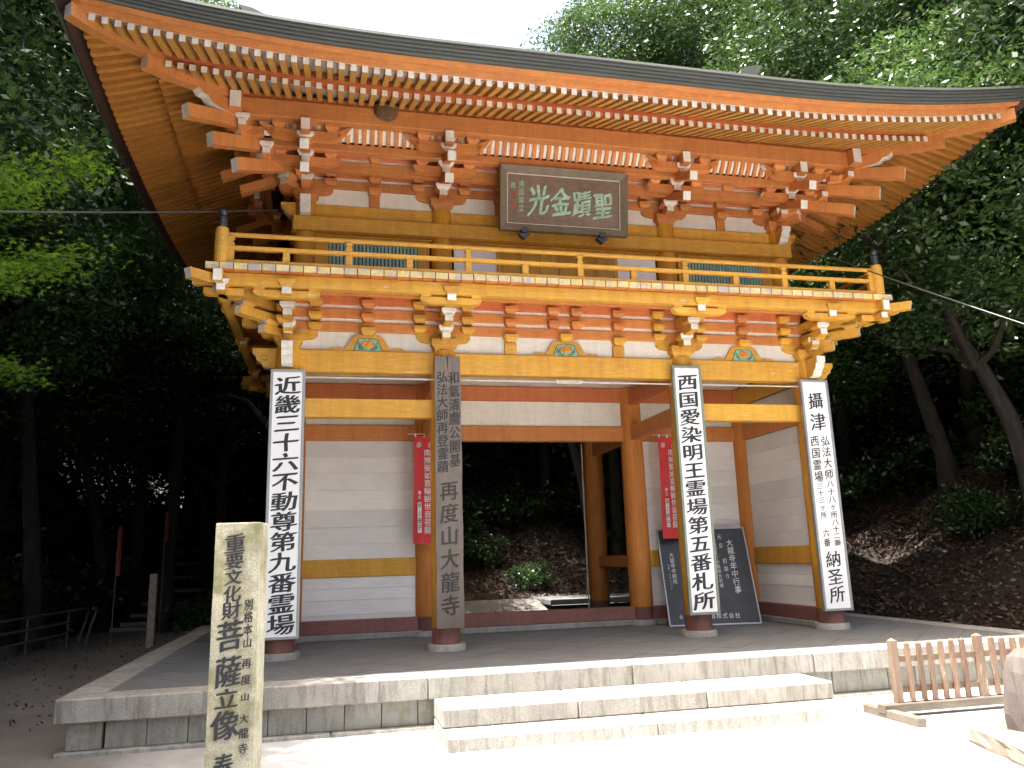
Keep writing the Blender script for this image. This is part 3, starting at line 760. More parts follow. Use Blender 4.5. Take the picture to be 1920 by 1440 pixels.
# small ceiling between wall and step 2, and curved ribs with white coving
def ribs(alongx, fixed, s0, s1, sgn):
    nn = int(round((s1-s0)/.108)); dd = (s1-s0)/nn
    prof = [(D2+.045, 6.703), (D2+.085, 6.715), (.755, 6.80), (.805, 6.90), (.765, 6.90), (.72, 6.82), (D2+.05, 6.745)]
    me = MB().prism(prof, (lambda p, q, a: (a, -p, q)), -.027, .027).mesh('cove_rib', M_org)
    for i in range(nn+1):
        s = s0+i*dd
        if alongx: link('cove_rib', me, gate, (s, fixed, 0), 0 if sgn < 0 else math.pi)
        else: link('cove_rib', me, gate, (fixed, s, 0), -math.pi/2 if sgn < 0 else math.pi/2)
ribs(True, UY, -UA-.42, UA+.42, -1); ribs(False, -UA, UY-.4, UYR+.4, -1); ribs(False, UA, UY-.4, UYR+.4, 1)
cv = MB()
pr = [(D2+.03, 6.705), (.70, 6.79), (.76, 6.90), (.78, 6.90), (.71, 6.77), (D2+.05, 6.69)]
P('cove_board', MB().prism([(.635, 6.735), (.72, 6.815), (.775, 6.93), (.755, 6.93), (.70, 6.83), (.62, 6.75)], lambda p, q, a: (a, UY-p, q), -UA-.6, UA+.6), M_pla)
for sx in (-1, 1): P('cove_board', MB().prism([(.635, 6.735), (.72, 6.815), (.775, 6.93), (.755, 6.93), (.70, 6.83), (.62, 6.75)], lambda p, q, a: (sx*(UA+p), a, q), UY-.6, UYR+.6), M_pla)
for z_, d0, d1 in ((6.66, .05, D1-.05),):
    P('soffit_board', MB().box(-UA-.3, UA+.3, UY-D1+.05, UY-.056, 6.602, 6.612), M_pla)
P('soffit_board', MB().box(-UA-.55, UA+.55, UY-D2+.05, UY-D1-.05, 6.70, 6.71), M_pla)

# windows, panels, doors of the upper front
def lattice(x0, x1):
    z0, z1 = 4.86, 5.50; y = UY
    f = MB()
    f.box(x0-.07, x1+.07, y-.05, y+.03, z1, z1+.10, .005); f.box(x0-.07, x1+.07, y-.05, y+.03, z0-.10, z0, .005)
    f.box(x0-.07, x0, y-.05, y+.03, z0, z1, .004); f.box(x1, x1+.07, y-.05, y+.03, z0, z1, .004)
    r = f.obj('lattice_window', M_dor, gate)
    MB().box(x0, x1, y+.035, y+.05, z0, z1).obj('dark_back_board', M_dark, r)
    nn = 24; d = (x1-x0)/nn
    me = MB().box(-.018, .018, -.014, .014, z0, z1).mesh('lattice_slat', M_grn)
    for i in range(nn): link('lattice_slat', me, r, (x0+(i+.5)*d, y-.03, 0))
lattice(-3.33, -2.09); lattice(2.09, 3.33)
for sx in (-1, 1):
    for (a, b) in ((1.92, 2.02), (3.40, 3.52)):
        x0, x1 = sorted((sx*a, sx*b)); P('wall_stud', MB().box(x0, x1, UY-.045, UY+.045, 4.746, 5.622, .005), M_dor)
    x0, x1 = sorted((sx*.93, sx*1.56)); P('white_panel', MB().box(x0, x1, UY-.01, UY+.01, 4.748, 5.53), M_sgw)
    x0, x1 = sorted((sx*.87, sx*.93)); P('door_jamb', MB().box(x0, x1, UY-.05, UY+.05, 4.748, 5.62, .005), M_dor)
P('lintel', MB().box(-1.57, 1.57, UY-.04, UY+.04, 5.53, 5.622, .004), M_dor)
for (x0, x1) in ((-.868, -.003), (.003, .868)):
    d = MB().box(x0, x1, UY-.045, UY-.01, 4.75, 5.527, .004).obj('door_leaf', M_dor, gate)
    for fx in (.33, .67):
        xx = x0+(x1-x0)*fx; MB().box(xx-.004, xx+.004, UY-.0475, UY-.044, 4.76, 5.51).obj('door_groove', M_line, d)
P('soffit_board', MB().box(-UA, UA, UY-.06, UY+.02, 5.60, 5.624), M_dor)

# --- eaves and roof
L_fly = 6.06; OUT = 2.41
def lift(c, a):      # c distance from eave corner, measured along the eave
    return a*max(0, (4.26-c)/4.0)**2.4 if c < 4.26 else 0.0
def zb(d, c):        # base rafter centre line
    z = 7.165-.41*(d-.95)+.03*((d-.95)/.77)**2*0
    return z+lift(c, .29)*max(0, (d-.2)/2.2)**1.5
def zf(d, c):
    t = (2.37-d)/.80; z = 6.715+.30*t+.05*t*t
    return z+lift(c, .29)*max(0, (d-.2)/2.17)**1.5
DE_b, DE_f = 1.72, 2.37
# generic side descriptor: origin mapping (s along, d out)->(x,y)
SIDES = {'front': (lambda s, d: (s, UY-d), UA, lambda s: s),
         'left': (lambda s, d: (-UA-d, YC+s), UYR-YC, lambda s: s),
         'right': (lambda s, d: (UA+d, YC+s), UYR-YC, lambda s: s),
         'rear': (lambda s, d: (s, UYR+d), UA, lambda s: s)}
def rafter_mb(mb, fn, s, d0, d1, zfun, hw, hh, cdist, seg, mw=1):
    ds = [d0+(d1-d0)*i/seg for i in range(seg+1)]; vs = []
    for d in ds:
        z = zfun(d, cdist)
        for ss, dz in ((-hw, -hh), (hw, -hh), (hw, hh), (-hw, hh)):
            x, y = fn(s+ss, d); vs.append((x, y, z+dz))
    fs = []; mm = []
    for i in range(seg):
        for e in range(4): a = i*4+e; b = i*4+(e+1) % 4; fs.append((a, b, b+4, a+4)); mm.append(0)
    k = seg*4; fs += [(3, 2, 1, 0), (k, k+1, k+2, k+3)]; mm += [0, mw]
    mb.add(vs, fs, mm); return mb
pitch = .1335
for side, (fn, hl, _) in SIDES.items():
    full = hl+DE_f; nfl = int((full-.12)/pitch)
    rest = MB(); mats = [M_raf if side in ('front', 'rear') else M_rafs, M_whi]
    for i in range(-nfl, nfl+1):
        s = i*pitch; asb = abs(s)
        c = full-asb
        # flying rafter
        d0 = max(1.50, asb-hl+.06)
        if d0 < DE_f-.08:
            if side != 'rear': rafter_mb(MB(), fn, s, d0, DE_f, zf, .034, .041, c, 6).obj('flying_rafter', mats, gate)
            else: rafter_mb(rest, fn, s, d0, DE_f, zf, .034, .041, c, 3)
        if asb < hl+DE_b-.08:
            d0 = max(.35, asb-hl+.06)
            if side != 'rear': rafter_mb(MB(), fn, s, d0, DE_b, zb, .034, .041, c, 4).obj('base_rafter', mats, gate)
            else: rafter_mb(rest, fn, s, d0, DE_b, zb, .034, .041, c, 2)
    if side == 'rear':
        o = rest.obj('rear_rafters', mats, gate); o['kind'] = 'stuff'
    # continuous boards following the eave curve
    def strip(name, sec, mats_, zfun, lim, smooth=False, step=24, mi=0):
        mb = MB(); K = len(sec); rows = []
        dmax = max(d for d, _ in sec)
        for j in range(step*2+1):
            u = -1+j/step
            row = []
            for (d, dz) in sec:
                smax = hl+d      # mitre at the corner
                s = u*smax; row.append((*fn(s, d), zfun(min(max(d, .3), 9), full-abs(s)*full/(hl+d))+dz))
            rows.append(row)
        vs = [p for r_ in rows for p in r_]; fs = []; mm = []
        for j in range(len(rows)-1):
            for e in range(K):
                a = j*K+e; b = j*K+(e+1) % K; fs.append((a, b, b+K, a+K)); mm.append(mi[e] if isinstance(mi, list) else mi)
        fs += [tuple(range(K)), tuple(range((len(rows)-1)*K, len(rows)*K))]; mm += [0, 0]
        mb.add(vs, fs, mm); o = mb.obj(name, mats_, gate, smooth=False); return o
    fe = lambda d, c: 6.715+lift(c, .29)          # eave end reference height
    fb = lambda d, c: 6.8435+lift(c, .29)*((1.72-.2)/2.2)**1.5
    strip('eave_soffit_board', [(.30, .040), (1.70, .040), (1.70, .046), (.30, .046)], M_pla, zb, 0)
    strip('eave_soffit_board', [(1.62, .041), (1.8, .041), (2.1, .041), (2.38, .041), (2.38, .046), (2.1, .046), (1.8, .046), (1.62, .046)], M_pla, zf, 0)
    strip('lower_eave_batten', [(1.58, .043), (1.705, .043), (1.70, .10), (1.66, .21), (1.58, .21)], [M_ver], fb, 0)
    ex = 0 if side == 'front' else .085
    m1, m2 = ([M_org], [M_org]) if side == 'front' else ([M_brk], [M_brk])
    strip('eave_fascia', [(2.33, .043), (2.405, .043), (2.43, .105), (2.33, .105)], m1, fe, 0)
    strip('eave_fascia', [(2.36, .106), (2.475+ex, .106), (2.50+ex, .155), (2.36, .155)], m2, fe, 0)
    for k in range(5):
        d = 2.535+.014*k+ex; z = .157+.042*k
        strip('copper_lip', [(2.36, z), (d, z), (d+.004, z+.006), (d, z+.040), (2.36, z+.040)], [M_cop], fe, 0)
    # roof surface rising to the ridge (hipped skirt)
    topd = -.9
    sec = []
    rs = MB(); rows = []
    for j in range(49):
        u = -1+j/24
        row = []
        for k in range(9):
            t = k/8; d = 2.58+(topd-2.58)*t; smax = hl+d
            s = u*smax; zz = 7.085+.26*t+1.45*t*t*.55+.62*t
            row.append((*fn(s, d), zz+lift(full-abs(s)*full/smax, .29)*(1-t)**2))
        rows.append(row)
    vs = [p for r_ in rows for p in r_]; K = 9
    fs = [(j*K+e, j*K+e+1, (j+1)*K+e+1, (j+1)*K+e) for j in range(48) for e in range(8)]
    rs.add(vs, fs, 0); rs.obj('roof_skirt', M_cop, gate, smooth=True)
    # closing underside above the soffit so no light leaks
# hip rafters
for sx in (-1, 1):
    for yb_, sy in ((UY, -1), (UYR, 1)):
        for (n_, d0, d1, zfun, hh, dz) in (('hip_rafter', .3, 1.80, zb, .085, -.07), ('flying_hip_rafter', 1.45, 2.44, zf, .080, -.045)):
            mb = MB(); vs = []; seg = 6
            for i in range(seg+1):
                d = d0+(d1-d0)*i/seg
                c = DE_f-d; z = zfun(min(d, 2.37), max(c, 0) if n_ != 'x' else 0)+dz+(.02 if i == seg else 0)
                for a, q in ((-.065, -hh), (.065, -hh), (.065, hh), (-.065, hh)):
                    vs.append((sx*(UA+d)+a*.7071*sx, yb_+sy*d-a*.7071*sy, z+q))
            fs = [(i*4+e, i*4+(e+1) % 4, i*4+4+(e+1) % 4, i*4+4+e) for i in range(seg) for e in range(4)]+[(3, 2, 1, 0), (seg*4, seg*4+1, seg*4+2, seg*4+3)]
            mb.add(vs, fs, [0]*(seg*4)+[0, 1]); mb.obj(n_, [M_org, M_whi], gate)
# upper gabled roof and ridge
ZR0 = 7.085+.26+1.45*.55+.62
ur = MB(); XG = 4.55
prof = [(UY+.9, ZR0-.06), (UY+1.25, ZR0+.30), (YC-.35, 9.45), (YC, 10.0), (YC+.35, 9.45), (UYR-1.25, ZR0+.30), (UYR-.9, ZR0-.06)]
XS = UA-.9
ur.prism([(UY+.75, ZR0-.10), (YC-.62, ZR0+.75), (YC-.2, 9.75), (YC, 10.0), (YC+.2, 9.75), (YC+.62, ZR0+.75), (UYR-.75, ZR0-.10)], lambda p, q, a: (a, p, q), -XG, XG)
P('upper_roof', ur, M_cop)
P('ridge', MB().box(-XG-.05, XG+.05, YC-.13, YC+.13, 9.93, 10.25, .02), M_cop)
for sx in (-1, 1):
    P('ridge_end_ornament', MB().prism([(4.35, 10.0), (4.75, 10.0), (4.80, 10.25), (4.92, 10.47), (4.70, 10.43), (4.45, 10.32)], lambda p, q, a: (sx*p, a, q), YC-.16, YC+.16), M_cop)
# attic core keeps daylight out of the roof space
P('roof_core', MB().box(-UA-.2, UA+.2, UY-.2, UYR+.2, 7.42, 7.46), M_dark)
P('inner_ceiling', MB().box(-UA, UA, UY, UYR, 6.85, 6.87), M_dark)

# wasp nest under the eaves
nb = MB(); vs = []; K = 10
for i in range(7):
    t = i/6; z = 7.125-.20*t; r_ = .155*math.sqrt(max(0.02, 1-(max(0, t-.35)/.65)**2*.9))
    for j in range(K*2):
        a = math.pi*2*j/(K*2); vs.append((-2.60+r_*1.05*math.cos(a), -.785+.10*math.sin(a)*math.sqrt(max(.05, 1-(max(0, t-.5)*1.4)**2)), z+.006*math.sin(j*3.1)))
K2 = K*2
fs = [(i*K2+j, i*K2+(j+1) % K2, (i+1)*K2+(j+1) % K2, (i+1)*K2+j) for i in range(6) for j in range(K2)]+[tuple(range(K2))[::-1], tuple(range(6*K2, 7*K2))]
nb.add(vs, fs); tag(nb.obj('wasp_nest', M_nest, smooth=True), 'brown papery wasp nest stuck on the purlin under the left eaves', 'nest')

# ------------------------------------------------------------------ lettering
FC = {}
def glyph(ch, off):
    k = (ch, off)
    if k in FC: return FC[k]
    c = bpy.data.curves.new('glyph', 'FONT'); c.body = ch; c.offset = off; c.resolution_u = 3
    o = bpy.data.objects.new('glyph', c); COL.objects.link(o)
    dg = bpy.context.evaluated_depsgraph_get(); dg.update()
    me = bpy.data.meshes.new_from_object(o.evaluated_get(dg))
    v = np.array([(a.co.x, a.co.y) for a in me.vertices]) if len(me.vertices) else np.zeros((0, 2))
    f = [tuple(p.vertices) for p in me.polygons]
    bpy.data.objects.remove(o); bpy.data.meshes.remove(me); bpy.data.curves.remove(c)
    if len(v): v = v-np.array([.50, .375])
    FC[k] = (v, f); return FC[k]
def text(name, items, frame, mat, parent, bold=.012, slope=.11, wob=.014):
    off = .0
    """items: (char, u, v, width, height); frame(u,v)->xyz"""
    mb = MB()
    for it in items:
        ch, u, v, w_, h_ = it[:5]; V, F = glyph(ch, off)
        if not len(V): continue
        sl = slope if len(it) < 6 else it[5]
        ph = random.random()*6
        for rep_ in range(3 if bold else 1):
          du, dv = ((0, 0), (bold, bold*.3), (-bold, -bold*.35))[rep_]; P_ = []
          for a, b in V:
            a, b = a+du, b+dv
            a2 = a+wob*math.sin(b*7+ph)+.02*b; b2 = b+sl*a+wob*math.sin(a*8+ph*2)
            q_ = frame(u+a2*w_, v+b2*h_); P_.append((q_[0], q_[1]-.0004*rep_, q_[2]))
          mb.add(P_, F)
    me = bpy.data.meshes.new(name); me.from_pydata(mb.v, [], mb.f); me.materials.append(mat)
    return link(name, me, parent)
def column_text(s, u, v0, v1, w_, hk=.95):
    n_ = len(s); st_ = (v0-v1)/n_
    return [(ch, u, v0-(i+.5)*st_, w_, min(st_*hk, w_*1.25)) for i, ch in enumerate(s) if ch != ' ']

def sign(x0t, x1t, x0b, x1b, zt, zb_, label, mboard, mframe, fw, th=.05, yf=-.235):
    """board on a column; front at yf"""
    root = empty('vertical_sign_board', label, 'sign board', ((x0t+x1t)/2, yf, zb_))
    ox, oz = (x0t+x1t)/2, zb_
    W0, W1 = x1b-x0b, x1t-x0t; H = zt-zb_
    W = (W0+W1)/2; cxb = (x0b+x1b)/2-ox; cxt = (x0t+x1t)/2-ox
    fr = lambda u, v: (cxb+(cxt-cxb)*v/H+u, -.0, v)
    MB().box(-W/2+fw*.6, W/2-fw*.6, .008, th, fw*.6, H-fw*.6).obj('board', mboard, root)
    if fw > .01:
        for (a, b, c, d) in ((-W/2, -W/2+fw, 0, H), (W/2-fw, W/2, 0, H), (-W/2+fw, W/2-fw, 0, fw), (-W/2+fw, W/2-fw, H-fw, H)):
            MB().box(a, b, -.006, th+.004, c, d, .003).obj('frame', mframe, root)
    MB().box(-.03, .03, th, th+.08, H*.9, H*.9+.05).obj('hook', mframe, root)
    MB().box(-.03, .03, th, th+.08, H*.08, H*.08+.05).obj('hook', mframe, root)
    return root, W, H
r_, W, H = sign(-4.02, -3.585, 0-4.01, -3.575, 3.59, .245, 'white framed board leftmost on the gate reading 近畿三十六不動尊第九番霊場', M_sgw, M_sgf, .034)
text('lettering', column_text('近畿三十六不動尊第九番霊場', 0, H-.09, .05, W*.76, 1.02), lambda u, v: (u, .005, v), M_ink, r_, .03)
r_, W, H = sign(1.53, 1.975, 1.53, 1.98, 3.77, .29, 'white board with grey green frame reading 西国愛染明王霊場第五番札所', M_sgw, M_sgg, .036)
text('lettering', column_text('西国愛染明王霊場第五番札所', 0, H-.12, .06, W*.73, .98), lambda u, v: (u, .005, v), M_ink, r_, .03)
r_, W, H = sign(3.57, 4.03, 3.57, 4.03, 3.60, .255, 'white board on the rightmost column reading 攝津 and 納圣所', M_sgw, M_sgf, .034)
it = [('攝', -.0, H-.32, .26, .26), ('津', 0, H-.64, .27, .28)]
it += column_text('弘法大师', .085, H-.84, H-1.50, .15)+column_text('八十八', .09, H-1.50, H-1.84, .13)+column_text('ヶ所', .095, H-1.83, H-2.06, .11)+column_text('八十二番', .10, H-2.06, H-2.45, .12)
it += column_text('西国霊場', -.09, H-.84, H-1.54, .15)+column_text('三十三', -.085, H-1.54, H-1.84, .12)+column_text('ヶ所', -.075, H-1.84, H-2.06, .10)+column_text('六番', -.07, H-2.20, H-2.46, .11)
it += [('納', .0, H-2.63, .25, .24), ('圣', 0, H-2.88, .25, .24), ('所', 0, H-3.12, .25, .24)]
text('lettering', it, lambda u, v: (u, .005, v), M_ink, r_, .018)
# old wooden board
r2 = empty('wooden_name_board', 'old grey wooden board with brushed lettering ending 再度山大龍寺', 'name board', (-1.735, -.25, .28))
W, H = .35, 3.53
mb = MB(); nseg = 14
vs = []
for i in range(nseg+1):
    z = H*i/nseg; wl = W/2+.004*math.sin(i*1.7); 
    vs += [(-wl, 0, z), (wl, 0, z), (wl, .055, z), (-wl, .055, z)]
fs = [(i*4+e, i*4+(e+1) % 4, i*4+4+(e+1) % 4, i*4+4+e) for i in range(nseg) for e in range(4)]+[(3, 2, 1, 0), (nseg*4, nseg*4+1, nseg*4+2, nseg*4+3)]
mb.add(vs, fs); mb.obj('board', M_wod, r2)
MB().prism([(-.012, H), (.012, H), (.006, H-.12), (0, H-.20), (-.006, H-.12)], lambda p, q, a: (p+.0, a, q), -.003, .02).obj('split', M_ink, r2)
it = column_text('和氣清麿公開基', .085, H-.20, H-1.50, .155, 1.0)+column_text('弘法大師再登霊蹟', -.075, H-.20, H-1.58, .155, 1.0)+column_text('再度山大龍寺', .0, H-1.66, H-3.40, .25, .92)
text('lettering', it, lambda u, v: (u, -.004, v), M_ink2, r2, .024)

# ------------------------------------------------------------------ plaque
pq = empty('name_plaque', 'wide wooden plaque with pale green characters hanging under the upper eaves', 'plaque', (-.035, -.36, 5.645))
tilt = math.atan2(.14, .92); pq.rotation_euler = (tilt*1.0, 0, 0)
PW, PH = 1.90, .935
def pf(u, v): return (u, -.0, v)
MB().box(-PW/2+.07, PW/2-.07, .02, .06, .07, PH-.07).obj('plaque_board', M_plq, pq)
fwv = .105
for pts in (([(-PW/2, 0), (PW/2, 0), (PW/2-fwv, fwv), (-PW/2+fwv, fwv)]), ([(-PW/2, PH), (-PW/2+fwv, PH-fwv), (PW/2-fwv, PH-fwv), (PW/2, PH)]),
            ([(-PW/2, 0), (-PW/2+fwv, fwv), (-PW/2+fwv, PH-fwv), (-PW/2, PH)]), ([(PW/2, 0), (PW/2, PH), (PW/2-fwv, PH-fwv), (PW/2-fwv, fwv)])):
    mb = MB(); cxm = sum(p[0] for p in pts)/4; czm = sum(p[1] for p in pts)/4
    vs = []
    for (u, v) in pts:
        inner = (abs(u) < PW/2-.01) and (.01 < v < PH-.01)
        vs.append((u, .0 if inner else -.045, v))
    vs += [(u, .075, v) for u, v in pts]
    mb.add(vs, [(0, 1, 2, 3), (7, 6, 5, 4)]+[(i, (i+1) % 4, 4+(i+1) % 4, 4+i) for i in range(4)]); mb.obj('frame', M_plf, pq)
for (a, b, c, d) in ((-PW/2+fwv, PW/2-fwv, fwv, fwv+.008), (-PW/2+fwv, PW/2-fwv, PH-fwv-.008, PH-fwv), (-PW/2+fwv, -PW/2+fwv+.008, fwv, PH-fwv), (PW/2-fwv-.008, PW/2-fwv, fwv, PH-fwv)):
    MB().box(a, b, -.003, .02, c, d).obj('inner_trim', M_rod, pq)
text('lettering', [('光', -.38, .47, .32, .46, .16), ('金', -.05, .46, .31, .42, .12), ('蹟', .27, .45, .29, .42, .10), ('聖', .59, .45, .30, .42, .10)], lambda u, v: (u, .014, v), M_ptx, pq, .03, .12, .035)
text('signature', column_text('佛国常立', -.635, .74, .28, .09)+[('書', -.755, .66, .09, .1)], lambda u, v: (u, .014, v), M_ptx, pq, .0)
for z in (.31, .47): MB().box(-.79, -.705, .012, .02, z, z+.10).obj('seal', M_seal, pq)
for x in (-.60, .56):
    mb = MB().box(x-.045, x+.045, -.06, .05, -.035, .04, .005)
    br = mb.obj('bottom_bracket', M_brz, pq)
    MB().prism([(x-.085, -.05), (x+.085, -.05), (x+.06, -.08), (x, -.125), (x-.06, -.08)], lambda p, q, a: (p, a, q), -.07, .05).obj('bracket_tip', M_brz, br)
for x in (-.55, 0, .55): MB().box(x-.03, x+.03, .05, .30, PH-.10, PH-.04).obj('hanger', M_brk, pq)

# ------------------------------------------------------------------ banners
def banner(x, label, ztop=3.01, zbot=1.37, w_=.40, y=YC-.42):
    r = empty('red_banner', label, 'banner', (x, y, 0))
    MB().tube([(-.06, 0, ztop+.035), (w_+.03, 0, ztop+.035)], .008, 6).obj('banner_rod', M_rod, r)
    mb = MB(); nx_, nz = 9, 18; vs = []
    for j in range(nz+1):
        for i in range(nx_+1):
            u = i/nx_; v = j/nz
            vs.append((.03+(w_-.05)*u+.01*math.sin(v*5), .018*math.sin(u*7+v*2)*(.3+v), ztop-(ztop-zbot)*v))
    fs = [(j*(nx_+1)+i, j*(nx_+1)+i+1, (j+1)*(nx_+1)+i+1, (j+1)*(nx_+1)+i) for j in range(nz) for i in range(nx_)]
    mb.add(vs, fs); o = mb.obj('cloth', M_red, r, smooth=True)
    for k in (.06, .5*w_, w_-.05): MB().box(k-.012, k+.012, -.006, .006, ztop-.01, ztop+.045).obj('loop', M_wht, r)
    H = ztop-zbot
    it = [('奉', .11, ztop-.14, .09, .10, .02), ('納', .30, ztop-.14, .09, .10, .02)]
    it += [(c_, .24, ztop-.26-.118*i, .115, .115, .02) for i, c_ in enumerate('南無聖如意輪観世音菩薩')]
    it += [(c_, .115, ztop-.87-.07*i, .055, .06, .02) for i, c_ in enumerate('施主')]
    text('lettering', it, lambda u, v: (u, -.026, v), M_wht, r, .012)
    MB().box(.085, .145, -.026, -.022, ztop-1.48, ztop-1.02).obj('name_patch', M_wht, r)
    text('patch_lettering', [(c_, .115, ztop-1.07-.11*i, .06, .09, .02) for i, c_ in enumerate('井上裕子')], lambda u, v: (u, -.029, v), M_ink, r, .01)
banner(-2.03, 'red cloth banner with white prayer text left of the wooden name board')
banner(2.02, 'red cloth banner with white prayer text beside the black notice board', 3.01, 1.35)

# ------------------------------------------------------------------ black notice board leaning on the wall
bb = empty('black_notice_board', 'black framed notice board with white writing leaning behind the third column', 'notice board', (1.93, 1.42, .0))
bb.rotation_euler = (-math.radians(18), 0, math.radians(-10)); BWd, BHt = 1.46, 1.58
MB().box(.02, BWd-.02, .0, .03, .02, BHt-.02).obj('board', M_blk, bb)
for (a, b, c, d) in ((0, .022, 0, BHt), (BWd-.022, BWd, 0, BHt), (.022, BWd-.022, 0, .022), (.022, BWd-.022, BHt-.022, BHt)):
    MB().box(a, b, -.008, .035, c, d, .002).obj('frame', M_sgf, bb)
it = column_text('大龍寺年中行事', 1.18, 1.38, .48, .115, 1.0)
it += column_text('元旦', 1.03, 1.50, 1.20, .07)+column_text('初詣り', 1.05, 1.08, .70, .07)
it += column_text('一月六日より中風除大祈祷', .93, 1.50, .58, .065, 1.0)+column_text('三月八日', .83, 1.50, 1.20, .06)+column_text('節分星まつり', .82, 1.10, .60, .07)
it += column_text('大龍寺寺務所', .19, 1.18, .66, .08, 1.0)+column_text('三四一三〇六八二', .12, 1.0, .58, .035)
it += column_text('四月二十一日', .40, 1.54, 1.15, .06)+column_text('護摩供', .48, .98, .55, .07)+column_text('十二月除夜の鐘', .64, 1.46, .74, .06)
it += [(c_, .70+.10*i, .14, .085, .09, .02) for i, c_ in enumerate('濃株式会社')]+[(c_, .20+.08*i, .14, .06, .07, .02) for i, c_ in enumerate('令和')]
text('lettering', it, lambda u, v: (u, -.003, v), M_wht, bb, .0)

# ------------------------------------------------------------------ stone pillar
sp = empty('stone_pillar', 'tall lichened stone pillar with black carved characters standing in the foreground', 'stone pillar', (-3.695, -6.3, -.5))
sp.rotation_euler = (math.radians(0), 0, math.radians(-7))
PWd, PHt = .222, 1.852
mb = MB(); vs = []; ns = 16
for i in range(ns+1):
    z = PHt*i/ns; k = 1+.03*(1-z/PHt)
    a = PWd/2*k+.0012*math.sin(i*2.2); vs += [(-a, 0, z), (a, 0, z), (a, .19*k, z), (-a, .19*k, z)]
vs += [(-a+.004, .004, PHt+.006), (a-.004, .004, PHt+.006), (a-.004, .186, PHt+.006), (-a+.004, .186, PHt+.006)]
fs = [(i*4+e, i*4+(e+1) % 4, i*4+4+(e+1) % 4, i*4+4+e) for i in range(ns+1) for e in range(4)]+[(ns*4+4, ns*4+5, ns*4+6, ns*4+7)]
mb.add(vs, fs); mb.obj('shaft', M_pil, sp)
T = PHt
it = [('重', -.0, T-.10, .105, .10), ('要', -.0, T-.185, .095, .085), ('文', -.0, T-.265, .09, .08), ('化', -.003, T-.345, .09, .085), ('財', -.003, T-.425, .095, .09),
      ('菩', -.006, T-.545, .135, .15), ('薩', -.006, T-.715, .13, .15), ('立', -.008, T-.84, .115, .10), ('像', -.01, T-.96, .14, .14), ('奉', -.012, T-1.15, .10, .13), ('納', -.012, T-1.32, .10, .12)]
it += column_text('別格本山', .075, T-.37, T-.61, .045, 1.0)+[('再', .075, T-.68, .05, .05), ('度', .075, T-.755, .05, .05), ('山', .073, T-.835, .045, .04), ('大', .073, T-.935, .045, .045), ('龍', .073, T-1.0, .05, .05), ('寺', .073, T-1.07, .05, .05)]
text('carved_lettering', [(a[0], a[1]-.008-.005*(a[1] < .04), a[2], a[3]*1.0, a[4]*1.02) for a in it], lambda u, v: (u, -.004, v), M_ink, sp, .028, .12)

# ------------------------------------------------------------------ fence at right
fn_ = empty('picket_barrier', 'brown wooden picket barrier on feet at the right edge of the steps', 'barrier', (2.2, -3.32, -.5))
fx0, fx1 = -.16, 3.2
MB().box(fx0, fx1, -.065, .045, .045, .125, .006).obj('base_rail', M_fenb, fn_)
for x in (-.10, 2.6): MB().box(x-.048, x+.048, -.50, .30, .0, .082, .008).obj('foot', M_fenb, fn_)
MB().box(.06, fx1, .012, .04, .50, .56, .004).obj('upper_rail', M_fen, fn_)
MB().box(.06, fx1, .012, .04, .215, .265, .004).obj('lower_rail', M_fen, fn_)
def picket(name, x, w_, z0, z1, d=.05):
    mb = MB(); a = w_/2; y0, y1 = -.03, -.03+d
    vs = [(x-a, y0, z0), (x+a, y0, z0), (x+a, y1, z0), (x-a, y1, z0), (x-a, y0, z1-.025), (x+a, y0, z1-.025), (x+a, y1, z1-.025), (x-a, y1, z1-.025), (x, (y0+y1)/2, z1)]
    mb.add(vs, [(3, 2, 1, 0), (0, 1, 5, 4), (1, 2, 6, 5), (2, 3, 7, 6), (3, 0, 4, 7), (4, 5, 8), (5, 6, 8), (6, 7, 8), (7, 4, 8)]); mb.obj(name, M_fen, fn_)
for k in range(4):
    xp = .06+1.0*k; picket('post', xp, .068, .126, .735, .07)
    if k < 3:
        for j in range(6): picket('picket', xp+.155+j*.128+random.uniform(-.005, .005), .042+random.uniform(-.003, .003), .135+random.uniform(-.01, .01), .70+random.uniform(-.012, .008), .04)
# ------------------------------------------------------------------ stone at the right corner
M_slab = granite('slab_stone', (.17, .145, .11), (.26, .22, .17), moss=.3, stain=.8)
sl = empty('stone_marker', 'dark rounded stone on a rough slab at the bottom right corner', 'stone', (2.3, -4.9, -.5))
def rough(mb, cx, cy, cz, rx, ry, rz, n_=14, m=0, sq=.6, amp=.05):
    vs = []; R_ = 10
    for i in range(R_+1):
        th = math.pi*i/R_
        for j in range(n_):
            ph = 2*math.pi*j/n_
            X_, Y_, Z_ = math.sin(th)*math.cos(ph), math.sin(th)*math.sin(ph), math.cos(th)
            f_ = lambda v: math.copysign(abs(v)**sq, v)
            k = 1+amp*math.sin(ph*3+th*4)+amp*.6*math.sin(ph*7-th*5)
            vs.append((cx+rx*f_(X_)*k, cy+ry*f_(Y_)*k, cz+rz*f_(Z_)*k))
    fs = [(i*n_+j, i*n_+(j+1) % n_, (i+1)*n_+(j+1) % n_, (i+1)*n_+j) for i in range(R_) for j in range(n_)]
    mb.add(vs, fs); return mb
R9 = random.Random(4)
def ring_pts(pts, z, j):
    out = []
    for i in range(len(pts)):
        p, q = pts[i], pts[(i+1) % len(pts)]
        for k in range(7):
            t = k/7; out.append((p[0]+(q[0]-p[0])*t+R9.uniform(-j, j), p[1]+(q[1]-p[1])*t+R9.uniform(-j, j), z+R9.uniform(-j, j)*.5))
    return out
